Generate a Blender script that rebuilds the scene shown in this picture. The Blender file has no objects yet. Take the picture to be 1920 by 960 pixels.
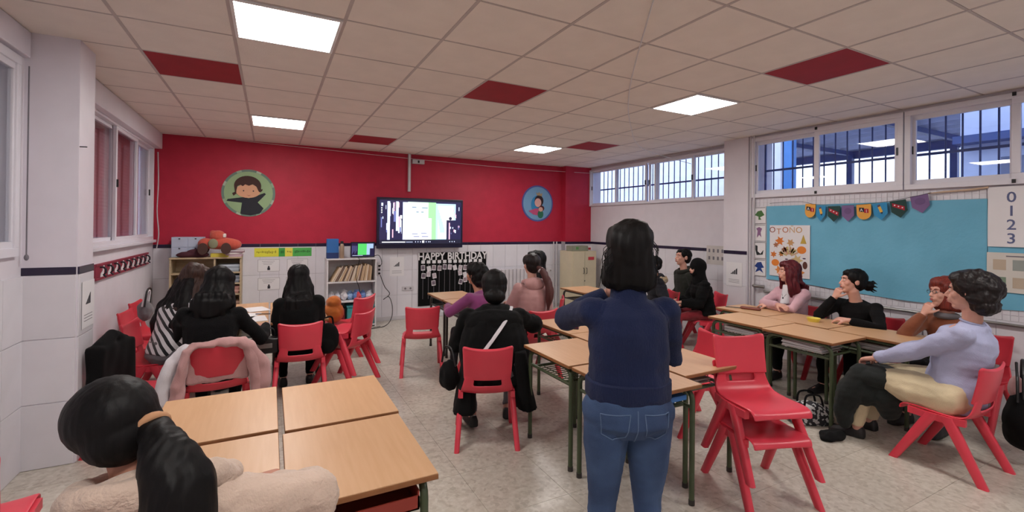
import bpy, bmesh, math, random
import numpy as np
from mathutils import Vector, Matrix
S = bpy.context.scene
COL = S.collection
random.seed(7)
rng = np.random.default_rng(7)
PI = math.pi
H = 2.812                      # ceiling height
XL, XN, XF, YB = -1.40, 5.62, 5.85, 7.78   # left wall, right wall near and far stretch, screen wall

# ------------------------------------------------------------------ camera
cam = bpy.data.cameras.new('camera'); co = bpy.data.objects.new('camera', cam); COL.objects.link(co)
S.camera = co
cam.sensor_width = 36; cam.lens = 862.5 * 36 / 1920; cam.shift_y = -(480 - 419.7) / 1920
cam.clip_start = 0.02
_rx = Matrix(((0.88475, -0.46561, 0.00987), (0, 0, 0), (0, 0, 0)))
def _camrot():
    a = Vector((-.0023, -.4842, .0113)); th = a.length; k = a / th
    K = Matrix(((0, -k.z, k.y), (k.z, 0, -k.x), (-k.y, k.x, 0)))
    R = Matrix.Identity(3) + math.sin(th) * K + (1 - math.cos(th)) * (K @ K)
    B = Matrix(((1, 0, 0), (0, 0, -1), (0, 1, 0)))
    R = R @ B                                  # rows: camera right, down, forward in room axes
    r, d, f = Vector(R[0]), Vector(R[1]), Vector(R[2])
    return Matrix((r, -d, -f)).transposed()
co.matrix_world = Matrix.Translation((0, 0, 1.6)) @ _camrot().to_4x4()

# ------------------------------------------------------------------ sky, exposure
W = bpy.data.worlds.new('sky'); S.world = W; W.use_nodes = True
bg = W.node_tree.nodes['Background']
bg.inputs[0].default_value = (0.70, 0.79, 1.0, 1); bg.inputs[1].default_value = 0.75
S.view_settings.view_transform = 'Standard'; S.view_settings.look = 'None'
S.view_settings.gamma = 1; S.view_settings.use_curve_mapping = False
S.view_settings.exposure = 1.88
PANEL = 9.5                                    # emission of the ceiling light panels

# ------------------------------------------------------------------ materials
def lin(c):
    return tuple((v / 255 / 12.92 if v / 255 <= .04045 else ((v / 255 + .055) / 1.055) ** 2.4) for v in c)
def M(name, rgb, rough=.55, metal=0., var=.05, scale=6., bump=0., bscale=60., sheen=0., coat=0., stretch=None, rgb2=None, spec=.5, rand=0.):
    m = bpy.data.materials.new(name); m.use_nodes = True
    nt = m.node_tree; b = nt.nodes['Principled BSDF']
    b.inputs['Roughness'].default_value = rough; b.inputs['Metallic'].default_value = metal
    b.inputs['Specular IOR Level'].default_value = spec
    if sheen: b.inputs['Sheen Weight'].default_value = sheen; b.inputs['Sheen Roughness'].default_value = .5
    if coat: b.inputs['Coat Weight'].default_value = coat; b.inputs['Coat Roughness'].default_value = .15
    c = lin(rgb); c2 = lin(rgb2) if rgb2 else tuple(min(1, v * (1 - var * 2)) for v in c)
    tc = nt.nodes.new('ShaderNodeTexCoord'); mp = nt.nodes.new('ShaderNodeMapping')
    nt.links.new(tc.outputs['Object'], mp.inputs[0])
    if stretch: mp.inputs['Scale'].default_value = stretch
    n = nt.nodes.new('ShaderNodeTexNoise'); n.inputs['Scale'].default_value = scale; n.inputs['Detail'].default_value = 4
    nt.links.new(mp.outputs[0], n.inputs['Vector'])
    r = nt.nodes.new('ShaderNodeValToRGB'); r.color_ramp.elements[0].position = .35; r.color_ramp.elements[1].position = .65
    r.color_ramp.elements[0].color = (*c2, 1); r.color_ramp.elements[1].color = (*c, 1)
    nt.links.new(n.outputs[0], r.inputs[0])
    out = r.outputs[0]
    if rand:
        oi = nt.nodes.new('ShaderNodeObjectInfo'); hs = nt.nodes.new('ShaderNodeHueSaturation')
        ma = nt.nodes.new('ShaderNodeMapRange'); ma.inputs[3].default_value = 1 - rand; ma.inputs[4].default_value = 1 + rand
        nt.links.new(oi.outputs['Random'], ma.inputs[0]); nt.links.new(ma.outputs[0], hs.inputs['Value'])
        nt.links.new(out, hs.inputs['Color']); out = hs.outputs[0]
    nt.links.new(out, b.inputs['Base Color'])
    if bump:
        n2 = nt.nodes.new('ShaderNodeTexNoise'); n2.inputs['Scale'].default_value = bscale; n2.inputs['Detail'].default_value = 3
        nt.links.new(mp.outputs[0], n2.inputs['Vector'])
        bp = nt.nodes.new('ShaderNodeBump'); bp.inputs['Strength'].default_value = bump; bp.inputs['Distance'].default_value = .01
        nt.links.new(n2.outputs[0], bp.inputs['Height']); nt.links.new(bp.outputs[0], b.inputs['Normal'])
    return m
def EM(name, rgb, st):
    m = bpy.data.materials.new(name); m.use_nodes = True; nt = m.node_tree
    b = nt.nodes['Principled BSDF']; b.inputs['Base Color'].default_value = (.02, .02, .02, 1); b.inputs['Roughness'].default_value = .2
    b.inputs['Emission Color'].default_value = (*lin(rgb), 1); b.inputs['Emission Strength'].default_value = st
    return m
def glass_mat(name, gl=.12):
    m = bpy.data.materials.new(name); m.use_nodes = True; nt = m.node_tree
    for n in list(nt.nodes): nt.nodes.remove(n)
    o = nt.nodes.new('ShaderNodeOutputMaterial'); t = nt.nodes.new('ShaderNodeBsdfTransparent'); g = nt.nodes.new('ShaderNodeBsdfGlossy')
    t.inputs[0].default_value = (.93, .95, .97, 1); g.inputs['Roughness'].default_value = .01
    f = nt.nodes.new('ShaderNodeLayerWeight'); pw = nt.nodes.new('ShaderNodeMath'); pw.operation = 'POWER'; pw.inputs[1].default_value = 4
    ad = nt.nodes.new('ShaderNodeMath'); ad.operation = 'MULTIPLY_ADD'; ad.inputs[1].default_value = .5; ad.inputs[2].default_value = .04
    mx = nt.nodes.new('ShaderNodeMixShader')
    nt.links.new(f.outputs['Facing'], pw.inputs[0]); nt.links.new(pw.outputs[0], ad.inputs[0]); nt.links.new(ad.outputs[0], mx.inputs[0]); nt.links.new(t.outputs[0], mx.inputs[1]); nt.links.new(g.outputs[0], mx.inputs[2])
    nt.links.new(mx.outputs[0], o.inputs[0]); return m

m_plaster = M('white_plaster', (220, 215, 222), .8, bump=.15, bscale=30, var=.02)
m_plaster2 = M('white_gloss_paint', (222, 217, 226), .5, var=.02)
m_red = M('crimson_paint', (186, 42, 66), .55, var=.05, bump=.1, bscale=50, spec=.3)
m_stripe = M('navy_tile', (36, 26, 56), .25, rand=.1)
m_tile = M('white_glazed_tile', (222, 220, 226), .22, var=.02, rand=.02)
m_grout = M('tile_grout', (176, 172, 178), .8)
m_ceil = M('ceiling_tile_white', (240, 231, 222), .85, var=.02, bump=.25, bscale=140, rand=.012)
m_bar = M('ceiling_grid_metal', (196, 184, 180), .55)
m_ceilred = M('ceiling_tile_red', (160, 22, 40), .7, rand=.03)
m_alu = M('white_window_frame', (222, 220, 228), .35, var=.01)
m_black = M('black_plastic', (18, 18, 20), .4)
m_glass = glass_mat('window_glass')
m_bluebar = M('blue_painted_steel', (38, 66, 128), .5, var=.1)
m_bluepost = M('bright_blue_steel', (66, 128, 200), .5, var=.05)
m_shut = M('roller_shutter_pink', (196, 150, 156), .5)
m_shutg = M('roller_shutter_grey', (176, 170, 176), .5)
m_beech = M('beech_laminate', (208, 166, 126), .36, rgb2=(202, 158, 117), scale=3, stretch=(14, 1.2, 1), spec=.5)
m_edge = M('desk_edge_wood', (150, 98, 58), .5, var=.1)
m_green = M('olive_green_tube', (72, 84, 58), .38, var=.08)
m_dtube = M('dark_tube', (52, 48, 46), .4)
m_redp = M('red_chair_plastic', (226, 66, 84), .34, var=.03, bump=.06, bscale=300, spec=.5)
m_redd = M('older_red_chair_plastic', (210, 54, 70), .38, var=.04, spec=.5)
m_white = M('white_laminate', (226, 224, 226), .4)
m_cream = M('cream_laminate', (206, 196, 168), .45, var=.03)
m_paper = M('white_paper', (226, 224, 226), .8, var=.01)
m_paper2 = M('pale_paper', (206, 200, 196), .8)
m_ink = M('dark_ink', (46, 44, 52), .8)
m_greyink = M('grey_ink', (120, 116, 124), .8)
m_metal = M('grey_metal', (150, 148, 146), .35, metal=.8)
m_pipe = M('white_pipe_paint', (204, 200, 204), .4)
m_hairb = M('black_hair', (9, 7, 8), .58, var=.25, scale=30, stretch=(6, 6, .5), bump=.10, bscale=24, spec=.25)
m_hairbr = M('brown_hair', (72, 50, 42), .5, rgb2=(44, 28, 24), scale=25, stretch=(5, 5, .5), bump=.2, bscale=24, spec=.3)
m_hairred = M('dark_red_hair', (104, 30, 38), .45, rgb2=(62, 16, 24), scale=25, stretch=(5, 5, .5), bump=.2, bscale=24, spec=.3)
m_hairaub = M('auburn_hair', (134, 54, 42), .5, rgb2=(90, 34, 28), scale=25, stretch=(5, 5, .5), bump=.2, bscale=24, spec=.3)
m_hairdb = M('dark_brown_hair', (30, 20, 20), .45, rgb2=(14, 9, 9), scale=25, stretch=(5, 5, .6), bump=.25, bscale=30, spec=.3)
m_skin = M('light_skin', (218, 166, 146), .5, rgb2=(210, 154, 136), scale=14, bump=.08, bscale=200)
m_skin2 = M('tan_skin', (192, 134, 108), .5, rgb2=(182, 122, 98), scale=14, bump=.08, bscale=200)
m_lips = M('lips', (176, 92, 90), .4)
m_eye = M('eye_white', (226, 222, 218), .2); m_iris = M('dark_iris', (40, 26, 20), .15)
def cloth(n, c, **k): return M(n, c, .9, var=k.pop('var', .08), bump=k.pop('bump', .35), bscale=k.pop('bscale', 220), sheen=k.pop('sheen', .25), **k)
m_navy = cloth('navy_rib_knit', (12, 29, 70), stretch=(1, 1, .2), bscale=260, bump=.5, sheen=.03)
m_jean = cloth('blue_denim', (66, 90, 128), rgb2=(46, 66, 102), scale=5, bscale=400, sheen=0)
m_beige = cloth('beige_fleece', (216, 192, 174), bscale=120, bump=.6)
m_blackc = cloth('black_cloth', (9, 9, 10), sheen=.02, spec=.2); m_blackk = cloth('black_knit', (11, 10, 12), bscale=150, bump=.6, sheen=.03, spec=.2)
m_plum = cloth('plum_knit', (140, 62, 118)); m_pink = cloth('dusty_pink_fleece', (196, 150, 148)); m_pinkk = cloth('pale_pink_knit', (214, 170, 180))
m_olive = cloth('dark_olive_cloth', (26, 29, 20), sheen=.05); m_redtr = cloth('dark_red_cloth', (128, 20, 34)); m_brownk = cloth('rust_brown_knit', (136, 76, 48))
m_shirt = cloth('pale_blue_cotton', (178, 182, 214), sheen=.05, var=.03); m_crm = cloth('cream_cotton', (222, 206, 170), sheen=0)
m_dgrn = cloth('dark_green_wool', (17, 24, 22), sheen=.05); m_grey = cloth('grey_cloth', (104, 100, 104)); m_fur = cloth('beige_fur', (170, 148, 116), bscale=60, bump=1)
m_dnv = cloth('dark_navy_cloth', (17, 18, 28), sheen=.05); m_wht = cloth('white_cloth', (222, 218, 222)); m_khaki = cloth('grey_green_cloth', (96, 104, 96))
m_shoe = M('dark_shoe', (28, 26, 28), .5)

# ------------------------------------------------------------------ mesh helpers
class G:
    """collects shapes and links them as one mesh object"""
    def __init__(s): s.v = []; s.f = []; s.m = []; s.mats = []
    def mi(s, m):
        if m not in s.mats: s.mats.append(m)
        return s.mats.index(m)
    def add(s, vs, fs, m=None):
        o = len(s.v); s.v += [tuple(v) for v in vs]; s.f += [tuple(i + o for i in f) for f in fs]; s.m += [m] * len(fs)
        return s
    def box(s, x0, x1, y0, y1, z0, z1, m=None, b=0.):
        if x0 > x1: x0, x1 = x1, x0
        if y0 > y1: y0, y1 = y1, y0
        if z0 > z1: z0, z1 = z1, z0
        if b <= 0:
            vs = [(x, y, z) for z in (z0, z1) for y in (y0, y1) for x in (x0, x1)]
            return s.add(vs, [(0, 2, 3, 1), (4, 5, 7, 6), (0, 1, 5, 4), (2, 6, 7, 3), (0, 4, 6, 2), (1, 3, 7, 5)], m)
        bm = bmesh.new(); bmesh.ops.create_cube(bm, size=1)
        for v in bm.verts: v.co = Vector(((x0 + x1) / 2 + v.co.x * (x1 - x0), (y0 + y1) / 2 + v.co.y * (y1 - y0), (z0 + z1) / 2 + v.co.z * (z1 - z0)))
        bmesh.ops.bevel(bm, geom=bm.edges[:], offset=min(b, (x1 - x0) * .45, (y1 - y0) * .45, (z1 - z0) * .45), segments=2, affect='EDGES', profile=.6)
        bm.verts.index_update(); s.add([v.co for v in bm.verts], [[v.index for v in f.verts] for f in bm.faces], m); bm.free()
        return s
    def rings(s, rs, m=None, cap=True, closed=False):
        n = len(rs[0]); vs = [p for r in rs for p in r]; fs = []
        K = len(rs)
        for i in range(K if closed else K - 1):
            for j in range(n):
                a = i * n + j; b = i * n + (j + 1) % n; c = ((i + 1) % K) * n + (j + 1) % n; d = ((i + 1) % K) * n + j
                fs.append((a, b, c, d))
        if cap and not closed: fs.append(tuple(range(n - 1, -1, -1))); fs.append(tuple((K - 1) * n + j for j in range(n)))
        return s.add(vs, fs, m)
    def tube(s, pts, r, m=None, seg=8, sx=1., round_=False):
        pts = [Vector(p) for p in pts]; rr = list(r) if hasattr(r, '__len__') else [r] * len(pts)
        if round_:                                   # half-sphere ends
            for e in (0, -1):
                d = (pts[0] - pts[1]).normalized() if e == 0 else (pts[-1] - pts[-2]).normalized()
                q = []; 
                for a in (.5, .85, .99): q.append((pts[e] + d * rr[e] * math.sin(a * PI / 2), rr[e] * max(.05, math.cos(a * PI / 2))))
                if e == 0:
                    r0 = q[::-1]; P2 = [x[0] for x in r0]; R2 = [x[1] for x in r0]
                else: P3 = [x[0] for x in q]; R3 = [x[1] for x in q]
            pts = P2 + pts + P3; rr = R2 + rr + R3
        out = []; up = None
        for i, p in enumerate(pts):
            t = (pts[min(i + 1, len(pts) - 1)] - pts[max(i - 1, 0)])
            t = t.normalized() if t.length > 1e-9 else Vector((0, 0, 1))
            if up is None: up = Vector((0, 0, 1)) if abs(t.z) < .9 else Vector((1, 0, 0))
            a = t.cross(up); 
            if a.length < 1e-6: a = t.orthogonal()
            a.normalize(); up = a.cross(t).normalized()
            out.append([p + (a * math.cos(2 * PI * k / seg) * sx + up * math.sin(2 * PI * k / seg)) * rr[i] for k in range(seg)])
        return s.rings(out, m)
    def ell(s, c, r, m=None, rot=None, u=14, w=9):
        c = Vector(c); vs = []; fs = []
        for i in range(w + 1):
            a = -PI / 2 + PI * i / w
            a = max(-PI / 2 + .03, min(PI / 2 - .03, a))
            for j in range(u):
                p = Vector((math.cos(a) * math.cos(2 * PI * j / u) * r[0], math.cos(a) * math.sin(2 * PI * j / u) * r[1], math.sin(a) * r[2]))
                if rot is not None: p = rot @ p
                vs.append(c + p)
        for i in range(w):
            for j in range(u): fs.append((i * u + j, i * u + (j + 1) % u, (i + 1) * u + (j + 1) % u, (i + 1) * u + j))
        fs.append(tuple(range(u - 1, -1, -1))); fs.append(tuple(w * u + j for j in range(u)))
        return s.add(vs, fs, m)
    def lathe(s, c, prof, m=None, seg=20):
        c = Vector(c)
        return s.rings([[c + Vector((r * math.cos(2 * PI * k / seg), r * math.sin(2 * PI * k / seg), z)) for k in range(seg)] for r, z in prof], m)
    def prism(s, poly, o, ux, uy, th, m=None):
        """flat outline poly [(a,b)] at origin o, axes ux, uy, extruded by th along their cross product"""
        o, ux, uy = Vector(o), Vector(ux), Vector(uy); n = ux.cross(uy).normalized() * th
        k = len(poly); a = [o + ux * p[0] + uy * p[1] for p in poly]
        area = sum(poly[i][0] * poly[(i + 1) % k][1] - poly[(i + 1) % k][0] * poly[i][1] for i in range(k))
        if area < 0: a.reverse()
        vs = a + [p + n for p in a]
        fs = [tuple(range(k - 1, -1, -1)), tuple(range(k, 2 * k))] + [(i, (i + 1) % k, k + (i + 1) % k, k + i) for i in range(k)]
        return s.add(vs, fs, m)
    def mesh(s, name, mat=None):
        me = bpy.data.meshes.new(name); me.from_pydata(s.v, [], s.f)
        mats = []
        for m in s.m:
            mm = m or mat
            if mm not in mats: mats.append(mm)
        for mm in mats: me.materials.append(mm)
        if len(mats) > 1:
            for i, p in enumerate(me.polygons): p.material_index = mats.index(s.m[i] or mat)
        me.validate(); me.update(); return me
    def build(s, name, mat=None, parent=None, smooth=None, loc=None, rz=0):
        me = s.mesh(name, mat)
        if smooth is not None: shade(me, smooth)
        return link(name, me, parent, loc, rz)
def shade(me, ang=35):
    bm = bmesh.new(); bm.from_mesh(me); bmesh.ops.recalc_face_normals(bm, faces=bm.faces)
    for f in bm.faces: f.smooth = True
    for e in bm.edges:
        if len(e.link_faces) == 2 and e.calc_face_angle(0) > math.radians(ang): e.smooth = False
    bm.to_mesh(me); bm.free()
def link(name, me, parent=None, loc=None, rz=0):
    o = bpy.data.objects.new(name, me); COL.objects.link(o); o.parent = parent
    if loc is not None: o.location = loc
    if rz: o.rotation_euler.z = rz
    return o
def tag(o, label, cat=None, group=None, kind=None):
    if label: o['label'] = label
    if cat: o['category'] = cat
    if group: o['group'] = group
    if kind: o['kind'] = kind
    return o
def thing(name, label, cat, loc=(0, 0, 0), rz=0, group=None):
    return tag(link(name, None, None, loc, rz), label, cat, group)
def struct(name, g, m, parent=None, smooth=None):
    o = g.build(name, m, parent, smooth)
    if parent is None: o['kind'] = 'structure'
    return o
def kids(o): return [c for c in bpy.data.objects if c.parent == o]
def dup(o, loc, rz=0, label=None, group=None, tree=None):
    tree = tree or KID[o.name]
    c = o.copy(); COL.objects.link(c); c.location = loc; c.rotation_euler = (0, 0, rz)
    if label: c['label'] = label
    if group: c['group'] = group
    for ch, gs in tree:
        d = ch.copy(); COL.objects.link(d); d.parent = c
        for g_ in gs:
            e = g_.copy(); COL.objects.link(e); e.parent = d
    return c
KID = {}
def remember(o): KID[o.name] = [(c, kids(c)) for c in kids(o)]
def yaw(dx, dy): return math.atan2(-dx, dy)
def text(name, s, size, loc, ux, uy, mat, parent=None, depth=.002, align='LEFT', xs=1., offset=0.):
    cu = bpy.data.curves.new(name, 'FONT'); cu.body = s; cu.size = size; cu.extrude = depth; cu.align_x = align; cu.resolution_u = 3; cu.offset = offset
    t = bpy.data.objects.new(name, cu); COL.objects.link(t); bpy.context.view_layer.update()
    me = bpy.data.meshes.new_from_object(t.evaluated_get(bpy.context.evaluated_depsgraph_get()))
    bpy.data.objects.remove(t)
    ux, uy = Vector(ux), Vector(uy); n = ux.cross(uy)
    Mx = Matrix((ux * xs, uy, n)).transposed().to_4x4(); Mx.translation = Vector(loc)
    me.transform(Mx); me.materials.clear(); me.materials.append(mat); me.name = name
    return link(name, me, parent)

# numpy fold noise: sums of random plane waves, bent by one another
def folds(P, seed, amp, f, sc=(1, 1, 1)):
    r = np.random.default_rng(seed); Q = P * np.array(sc) * f; out = np.zeros(len(P)); w = 0
    for k in range(7):
        d = r.normal(size=3); d /= np.linalg.norm(d); d2 = r.normal(size=3)
        fr = (1 + .6 * k)
        ph = Q @ d * fr + 1.3 * np.sin(Q @ d2 * .5 + r.uniform(0, 6)) + r.uniform(0, 6)
        a = 1 / fr ** .8; out += a * np.sin(ph); w += a
    return out / w * 1.8 * amp
def blob(g, name, mat, parent, voxel=.01, smooth=3, noise=None, keep=None, decim=None):
    me = g.mesh(name, mat)
    o = bpy.data.objects.new(name, me); COL.objects.link(o)
    r = o.modifiers.new('r', 'REMESH'); r.mode = 'VOXEL'; r.voxel_size = voxel; r.use_smooth_shade = True
    if smooth: sm = o.modifiers.new('s', 'SMOOTH'); sm.factor = .5; sm.iterations = smooth
    bpy.context.view_layer.update()
    m2 = bpy.data.meshes.new_from_object(o.evaluated_get(bpy.context.evaluated_depsgraph_get()))
    bpy.data.objects.remove(o); bpy.data.meshes.remove(me); m2.name = name
    n = len(m2.vertices)
    if noise is not None and n:
        P = np.zeros(n * 3); m2.vertices.foreach_get('co', P); P = P.reshape(-1, 3)
        N = np.zeros(n * 3); m2.vertex_normals.foreach_get('vector', N); N = N.reshape(-1, 3)
        for (sd, a, f, sc) in noise: P = P + N * folds(P, sd, a, f, sc)[:, None]
        m2.vertices.foreach_set('co', P.ravel()); m2.update()
    m2.polygons.foreach_set('use_smooth', [True] * len(m2.polygons))
    m2.materials.clear(); m2.materials.append(mat)
    return link(name, m2, parent)

# ================================================================== SETTING
Y0 = -1.6
fl = struct('floor', G().box(XL - .2, XF + .2, Y0, YB + .2, -.2, -.012), M('floor_grout', (204, 197, 186), .8))
m_terr = M('terrazzo_tile', (204, 198, 187), .3, rgb2=(188, 180, 168), scale=28, rand=.03, spec=.5)
def terrazzo():
    nt = m_terr.node_tree; b = nt.nodes['Principled BSDF']
    v = nt.nodes.new('ShaderNodeTexVoronoi'); v.inputs['Scale'].default_value = 42
    gm = nt.nodes.new('ShaderNodeNewGeometry'); nt.links.new(gm.outputs['Position'], v.inputs['Vector'])
    for n in nt.nodes:
        if n.type == 'TEX_NOISE': nt.links.new(gm.outputs['Position'], n.inputs['Vector'])
    r = nt.nodes.new('ShaderNodeValToRGB'); e = r.color_ramp.elements
    e[0].position = .0; e[0].color = (.48, .44, .38, 1); e[1].position = 1; e[1].color = (1, 1, 1, 1); e.new(.3).color = (.84, .82, .79, 1); e.new(.2).color = (.76, .72, .68, 1)
    sep = nt.nodes.new('ShaderNodeSeparateColor'); nt.links.new(v.outputs['Color'], sep.inputs[0]); nt.links.new(sep.outputs[0], r.inputs[0])
    mx = nt.nodes.new('ShaderNodeMix'); mx.data_type = 'RGBA'; mx.blend_type = 'MULTIPLY'; mx.inputs[0].default_value = .5
    src = b.inputs['Base Color'].links[0].from_socket
    nt.links.new(src, mx.inputs[6]); nt.links.new(r.outputs[0], mx.inputs[7]); nt.links.new(mx.outputs[2], b.inputs['Base Color'])
terrazzo()
TS = .5
ft = G().box(-TS / 2 + .0009, TS / 2 - .0009, -TS / 2 + .0009, TS / 2 - .0009, -.012, 0, b=.0008).mesh('floor_tile', m_terr)
nx = 15; ny = 19
for i in range(nx):
    for j in range(ny):
        x = XL + TS * (i + .5); y = YB - TS * (j + .5)
        if x > XF + .2: continue
        link('floor_tile', ft, fl, (x, y, 0))

# ceiling on its grid of 60 cm; i,j are grid numbers from the first red tile
gx = lambda i: (i - 1.3645) * .6
gy = lambda j: (j + 6.787) * .6
ce = struct('ceiling', G().box(XL - .3, XF + .3, Y0, YB + .2, H + .02, H + .2), m_ceil)
ti = {}
def cmesh(w, d, m):
    k = (round(w, 3), round(d, 3), m.name)
    if k not in ti: ti[k] = G().box(-w / 2, w / 2, -d / 2, d / 2, H - .001, H + .02, b=.003).mesh('ceiling_tile', m)
    return ti[k]
REDT = {(0, 0), (4, -1), (7, -4), (3, 4), (8, 2), (4, -6)}
LITE = {(1, -2), (1, 3), (7, -2), (7, 3), (1, -7), (7, -7)}
bars = G()
imin, imax = -1, 12; jmin, jmax = -10, 6
for i in range(imin, imax + 1):
    for j in range(jmin, jmax + 1):
        if (i, j) in LITE: continue
        x0 = max(gx(i), XL - .04); x1 = min(gx(i + 1), XF); y0 = max(gy(j), Y0); y1 = min(gy(j + 1), YB)
        if x1 - x0 < .02 or y1 - y0 < .02: continue
        t = link('ceiling_tile', cmesh(x1 - x0 - .016, y1 - y0 - .016, m_ceilred if (i, j) in REDT else m_ceil), ce, ((x0 + x1) / 2, (y0 + y1) / 2, 0))
        if (i, j) in REDT: t['label'] = 'red painted ceiling tile'
for i in range(imin, imax + 2):
    if XL < gx(i) < XF: bars.box(gx(i) - .010, gx(i) + .010, Y0, YB, H - .003, H + .018)
for j in range(jmin, jmax + 2):
    if Y0 < gy(j) < YB: bars.box(XL - .04, XF, gy(j) - .007, gy(j) + .007, H - .0015, H + .018)
bars.build('ceiling_grid', m_bar, ce)
m_panel = EM('light_panel_glow', (255, 250, 246), PANEL)
m_panelf = M('light_panel_frame', (236, 234, 234), .4)
lab = {(1, -2): 'square lit ceiling panel nearest, at top left above the desks', (1, 3): 'square lit ceiling panel at far left in front of red wall',
       (7, -2): 'square lit ceiling panel on the right side near the large windows', (7, 3): 'small looking lit ceiling panel at far right beside a red tile',
       (1, -7): 'lit ceiling panel behind the viewer, left row', (7, -7): 'lit ceiling panel behind the viewer, right row'}
for (i, j), lb in lab.items():
    t = thing('ceiling_light', lb, 'ceiling light', (gx(i) + .3, gy(j) + .3, H), 0, 'square ceiling light panels')
    g = G()
    for a, b_, c, d in ((-.29, .29, -.29, -.272), (-.29, .29, .272, .29), (-.29, -.272, -.272, .272), (.272, .29, -.272, .272)): g.box(a, b_, c, d, -.012, .018)
    g.build('frame', m_panelf, t); G().box(-.272, .272, -.272, .272, -.008, .004).build('diffuser', m_panel, t)
# sensor box beside the near left light, small ones by the far lights
def wall_tiles(par, x0, x1, z0, z1, fn, w=.2525, h=.4167, gap=.003, th=.006):
    """fn(u,z)->location; tiles are built around local origin in the plane's own mesh"""
    n = max(1, round((x1 - x0) / w)); w = (x1 - x0) / n; k = max(1, round((z1 - z0) / h)); h = (z1 - z0) / k
    for a in range(n):
        for b in range(k): yield a, x0 + w * (a + .5), z0 + h * (b + .5), w - gap, h - gap
TM = {}
def tmesh(w, h, axis, m=None, name='wall_tile'):
    m = m or m_tile; k = (round(w, 3), round(h, 3), axis, m.name)
    if k not in TM:
        g = G()
        if axis == 'y': g.box(-w / 2, w / 2, -.006, .004, -h / 2, h / 2, b=.0025)
        else: g.box(-.006, .004, -w / 2, w / 2, -h / 2, h / 2, b=.0025)
        TM[k] = g.mesh(name, m)
    return TM[k]
def tiled(par, axis, plane, a0, a1, z0=.0, z1=1.25, w=.2525, h=.4167, name='wall_tile', m=None):
    for _, u, z, ww, hh in wall_tiles(par, a0, a1, z0, z1, None, w, h):
        link(name, tmesh(ww, hh, axis, m, name), par, (u, plane, z) if axis == 'y' else (plane, u, z))
# screen wall
wb = struct('wall_screen', G().box(XL - .2, XF + .2, YB, YB + .2, 0, H + .02, m_grout).box(XL, 5.22, YB - .004, YB + .01, 1.30, H, m_red), m_red)
tiled(wb, 'y', YB - .004, XL, 5.22)
tiled(wb, 'y', YB - .004, XL, 5.22, 1.25, 1.30, .2525, .05, 'dado_tile', m_stripe)
cp = struct('trim_corner_column', G().box(5.22, XF, 7.64, YB, 0, 1.30, m_grout).box(5.22, XF, 7.635, YB, 1.30, H, m_red), m_red)
tiled(cp, 'y', 7.636, 5.22, XF); tiled(cp, 'y', 7.636, 5.22, XF, 1.25, 1.30, .2525, .05, 'dado_tile', m_stripe)
wk = struct('wall_behind', G().box(XL - .2, XF + .2, Y0 - .2, Y0, 0, H + .02), m_plaster)
# left wall with its two windows
g = G()
LW = [(0.6, 3.95, 1.40, 2.60), (5.25, 7.66, 1.37, 2.60)]
ys = [Y0, .6, 3.95, 5.25, 7.66, YB]
for k in range(5):
    a, b_ = ys[k], ys[k + 1]
    if k in (1, 3):
        z0, z1 = (1.40, 2.60); g.box(XL - .25, XL, a, b_, 0, z0 if k == 1 else 1.37); g.box(XL - .25, XL, a, b_, z1, H + .02)
    else: g.box(XL - .25, XL, a, b_, 0, H + .02)
wl = struct('wall_left', g, m_plaster)
pl = struct('trim_left_column', G().box(XL - .06, -1.13, 4.05, 4.35, 0, H), m_plaster2)
for z0, z1 in ((.0, .417), (.417, .834), (.834, 1.25)):
    link('wall_tile', tmesh(.265, .412, 'y'), pl, (-1.268, 4.05, (z0 + z1) / 2))
    link('wall_tile', tmesh(.29, .412, 'x'), pl, (-1.131 + .004, 4.20, (z0 + z1) / 2)).rotation_euler.z = PI
link('dado_tile', tmesh(.265, .05, 'y', m_stripe, 'dado_tile'), pl, (-1.268, 4.05, 1.275))
link('dado_tile', tmesh(.29, .05, 'x', m_stripe, 'dado_tile'), pl, (-1.127, 4.20, 1.275)).rotation_euler.z = PI
tiled(wl, 'x', XL + .004, 2.05, 4.05, 0, 1.25, .25)
for c in list(wl.children)[-24:]: c.rotation_euler.z = PI
def slat_panel(x, y0, y1, z0, z1, m, par, name='roller_shutter'):
    g = G(); z = z0
    while z < z1:
        g.rings([[(x, y, z), (x + .002, y, z + .004), (x + .003, y, z + .020), (x + .001, y, z + .036), (x - .004, y, z + .036), (x - .004, y, z)] for y in (y0, y1)])
        z += .0362
    return g.build(name, m, par, 30)
def frame_rect(g, x, t, y0, y1, z0, z1, w, m=None):
    g.box(x - t / 2, x + t / 2, y0, y1, z0, z0 + w, m, .004); g.box(x - t / 2, x + t / 2, y0, y1, z1 - w, z1, m, .004)
    g.box(x - t / 2, x + t / 2, y0, y0 + w, z0 + w, z1 - w, m, .004); g.box(x - t / 2, x + t / 2, y1 - w, y1, z0 + w, z1 - w, m, .004)
def sliding_window(name, x, inward, y0, y1, z0, z1, sashes, fw=.055, sw=.05, dep=.09):
    """outer frame and one sash per (y0,y1,track); inward = +1 when the room lies towards +x"""
    g = G(); frame_rect(g, x, dep, y0, y1, z0, z1, fw); o = struct(name, g, m_alu)
    for (a, b_, tr) in sashes:
        sx = x + inward * (.018 if tr else -.018)
        s = G(); frame_rect(s, sx, .03, a, b_, z0 + fw * .8, z1 - fw * .8, sw)
        so = s.build('sash', m_alu, o)
        G().box(sx - .003, sx + .003, a + sw, b_ - sw, z0 + fw * .8 + sw, z1 - fw * .8 - sw).build('pane', m_glass, so)
        hy = a + sw * .5 if tr else b_ - sw * .5
        G().box(sx + inward * .014, sx + inward * .03, hy - .01, hy + .01, (z0 + z1) / 2 - .04, (z0 + z1) / 2 + .04, b=.004).build('latch', m_black, so)
    return o
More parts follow.
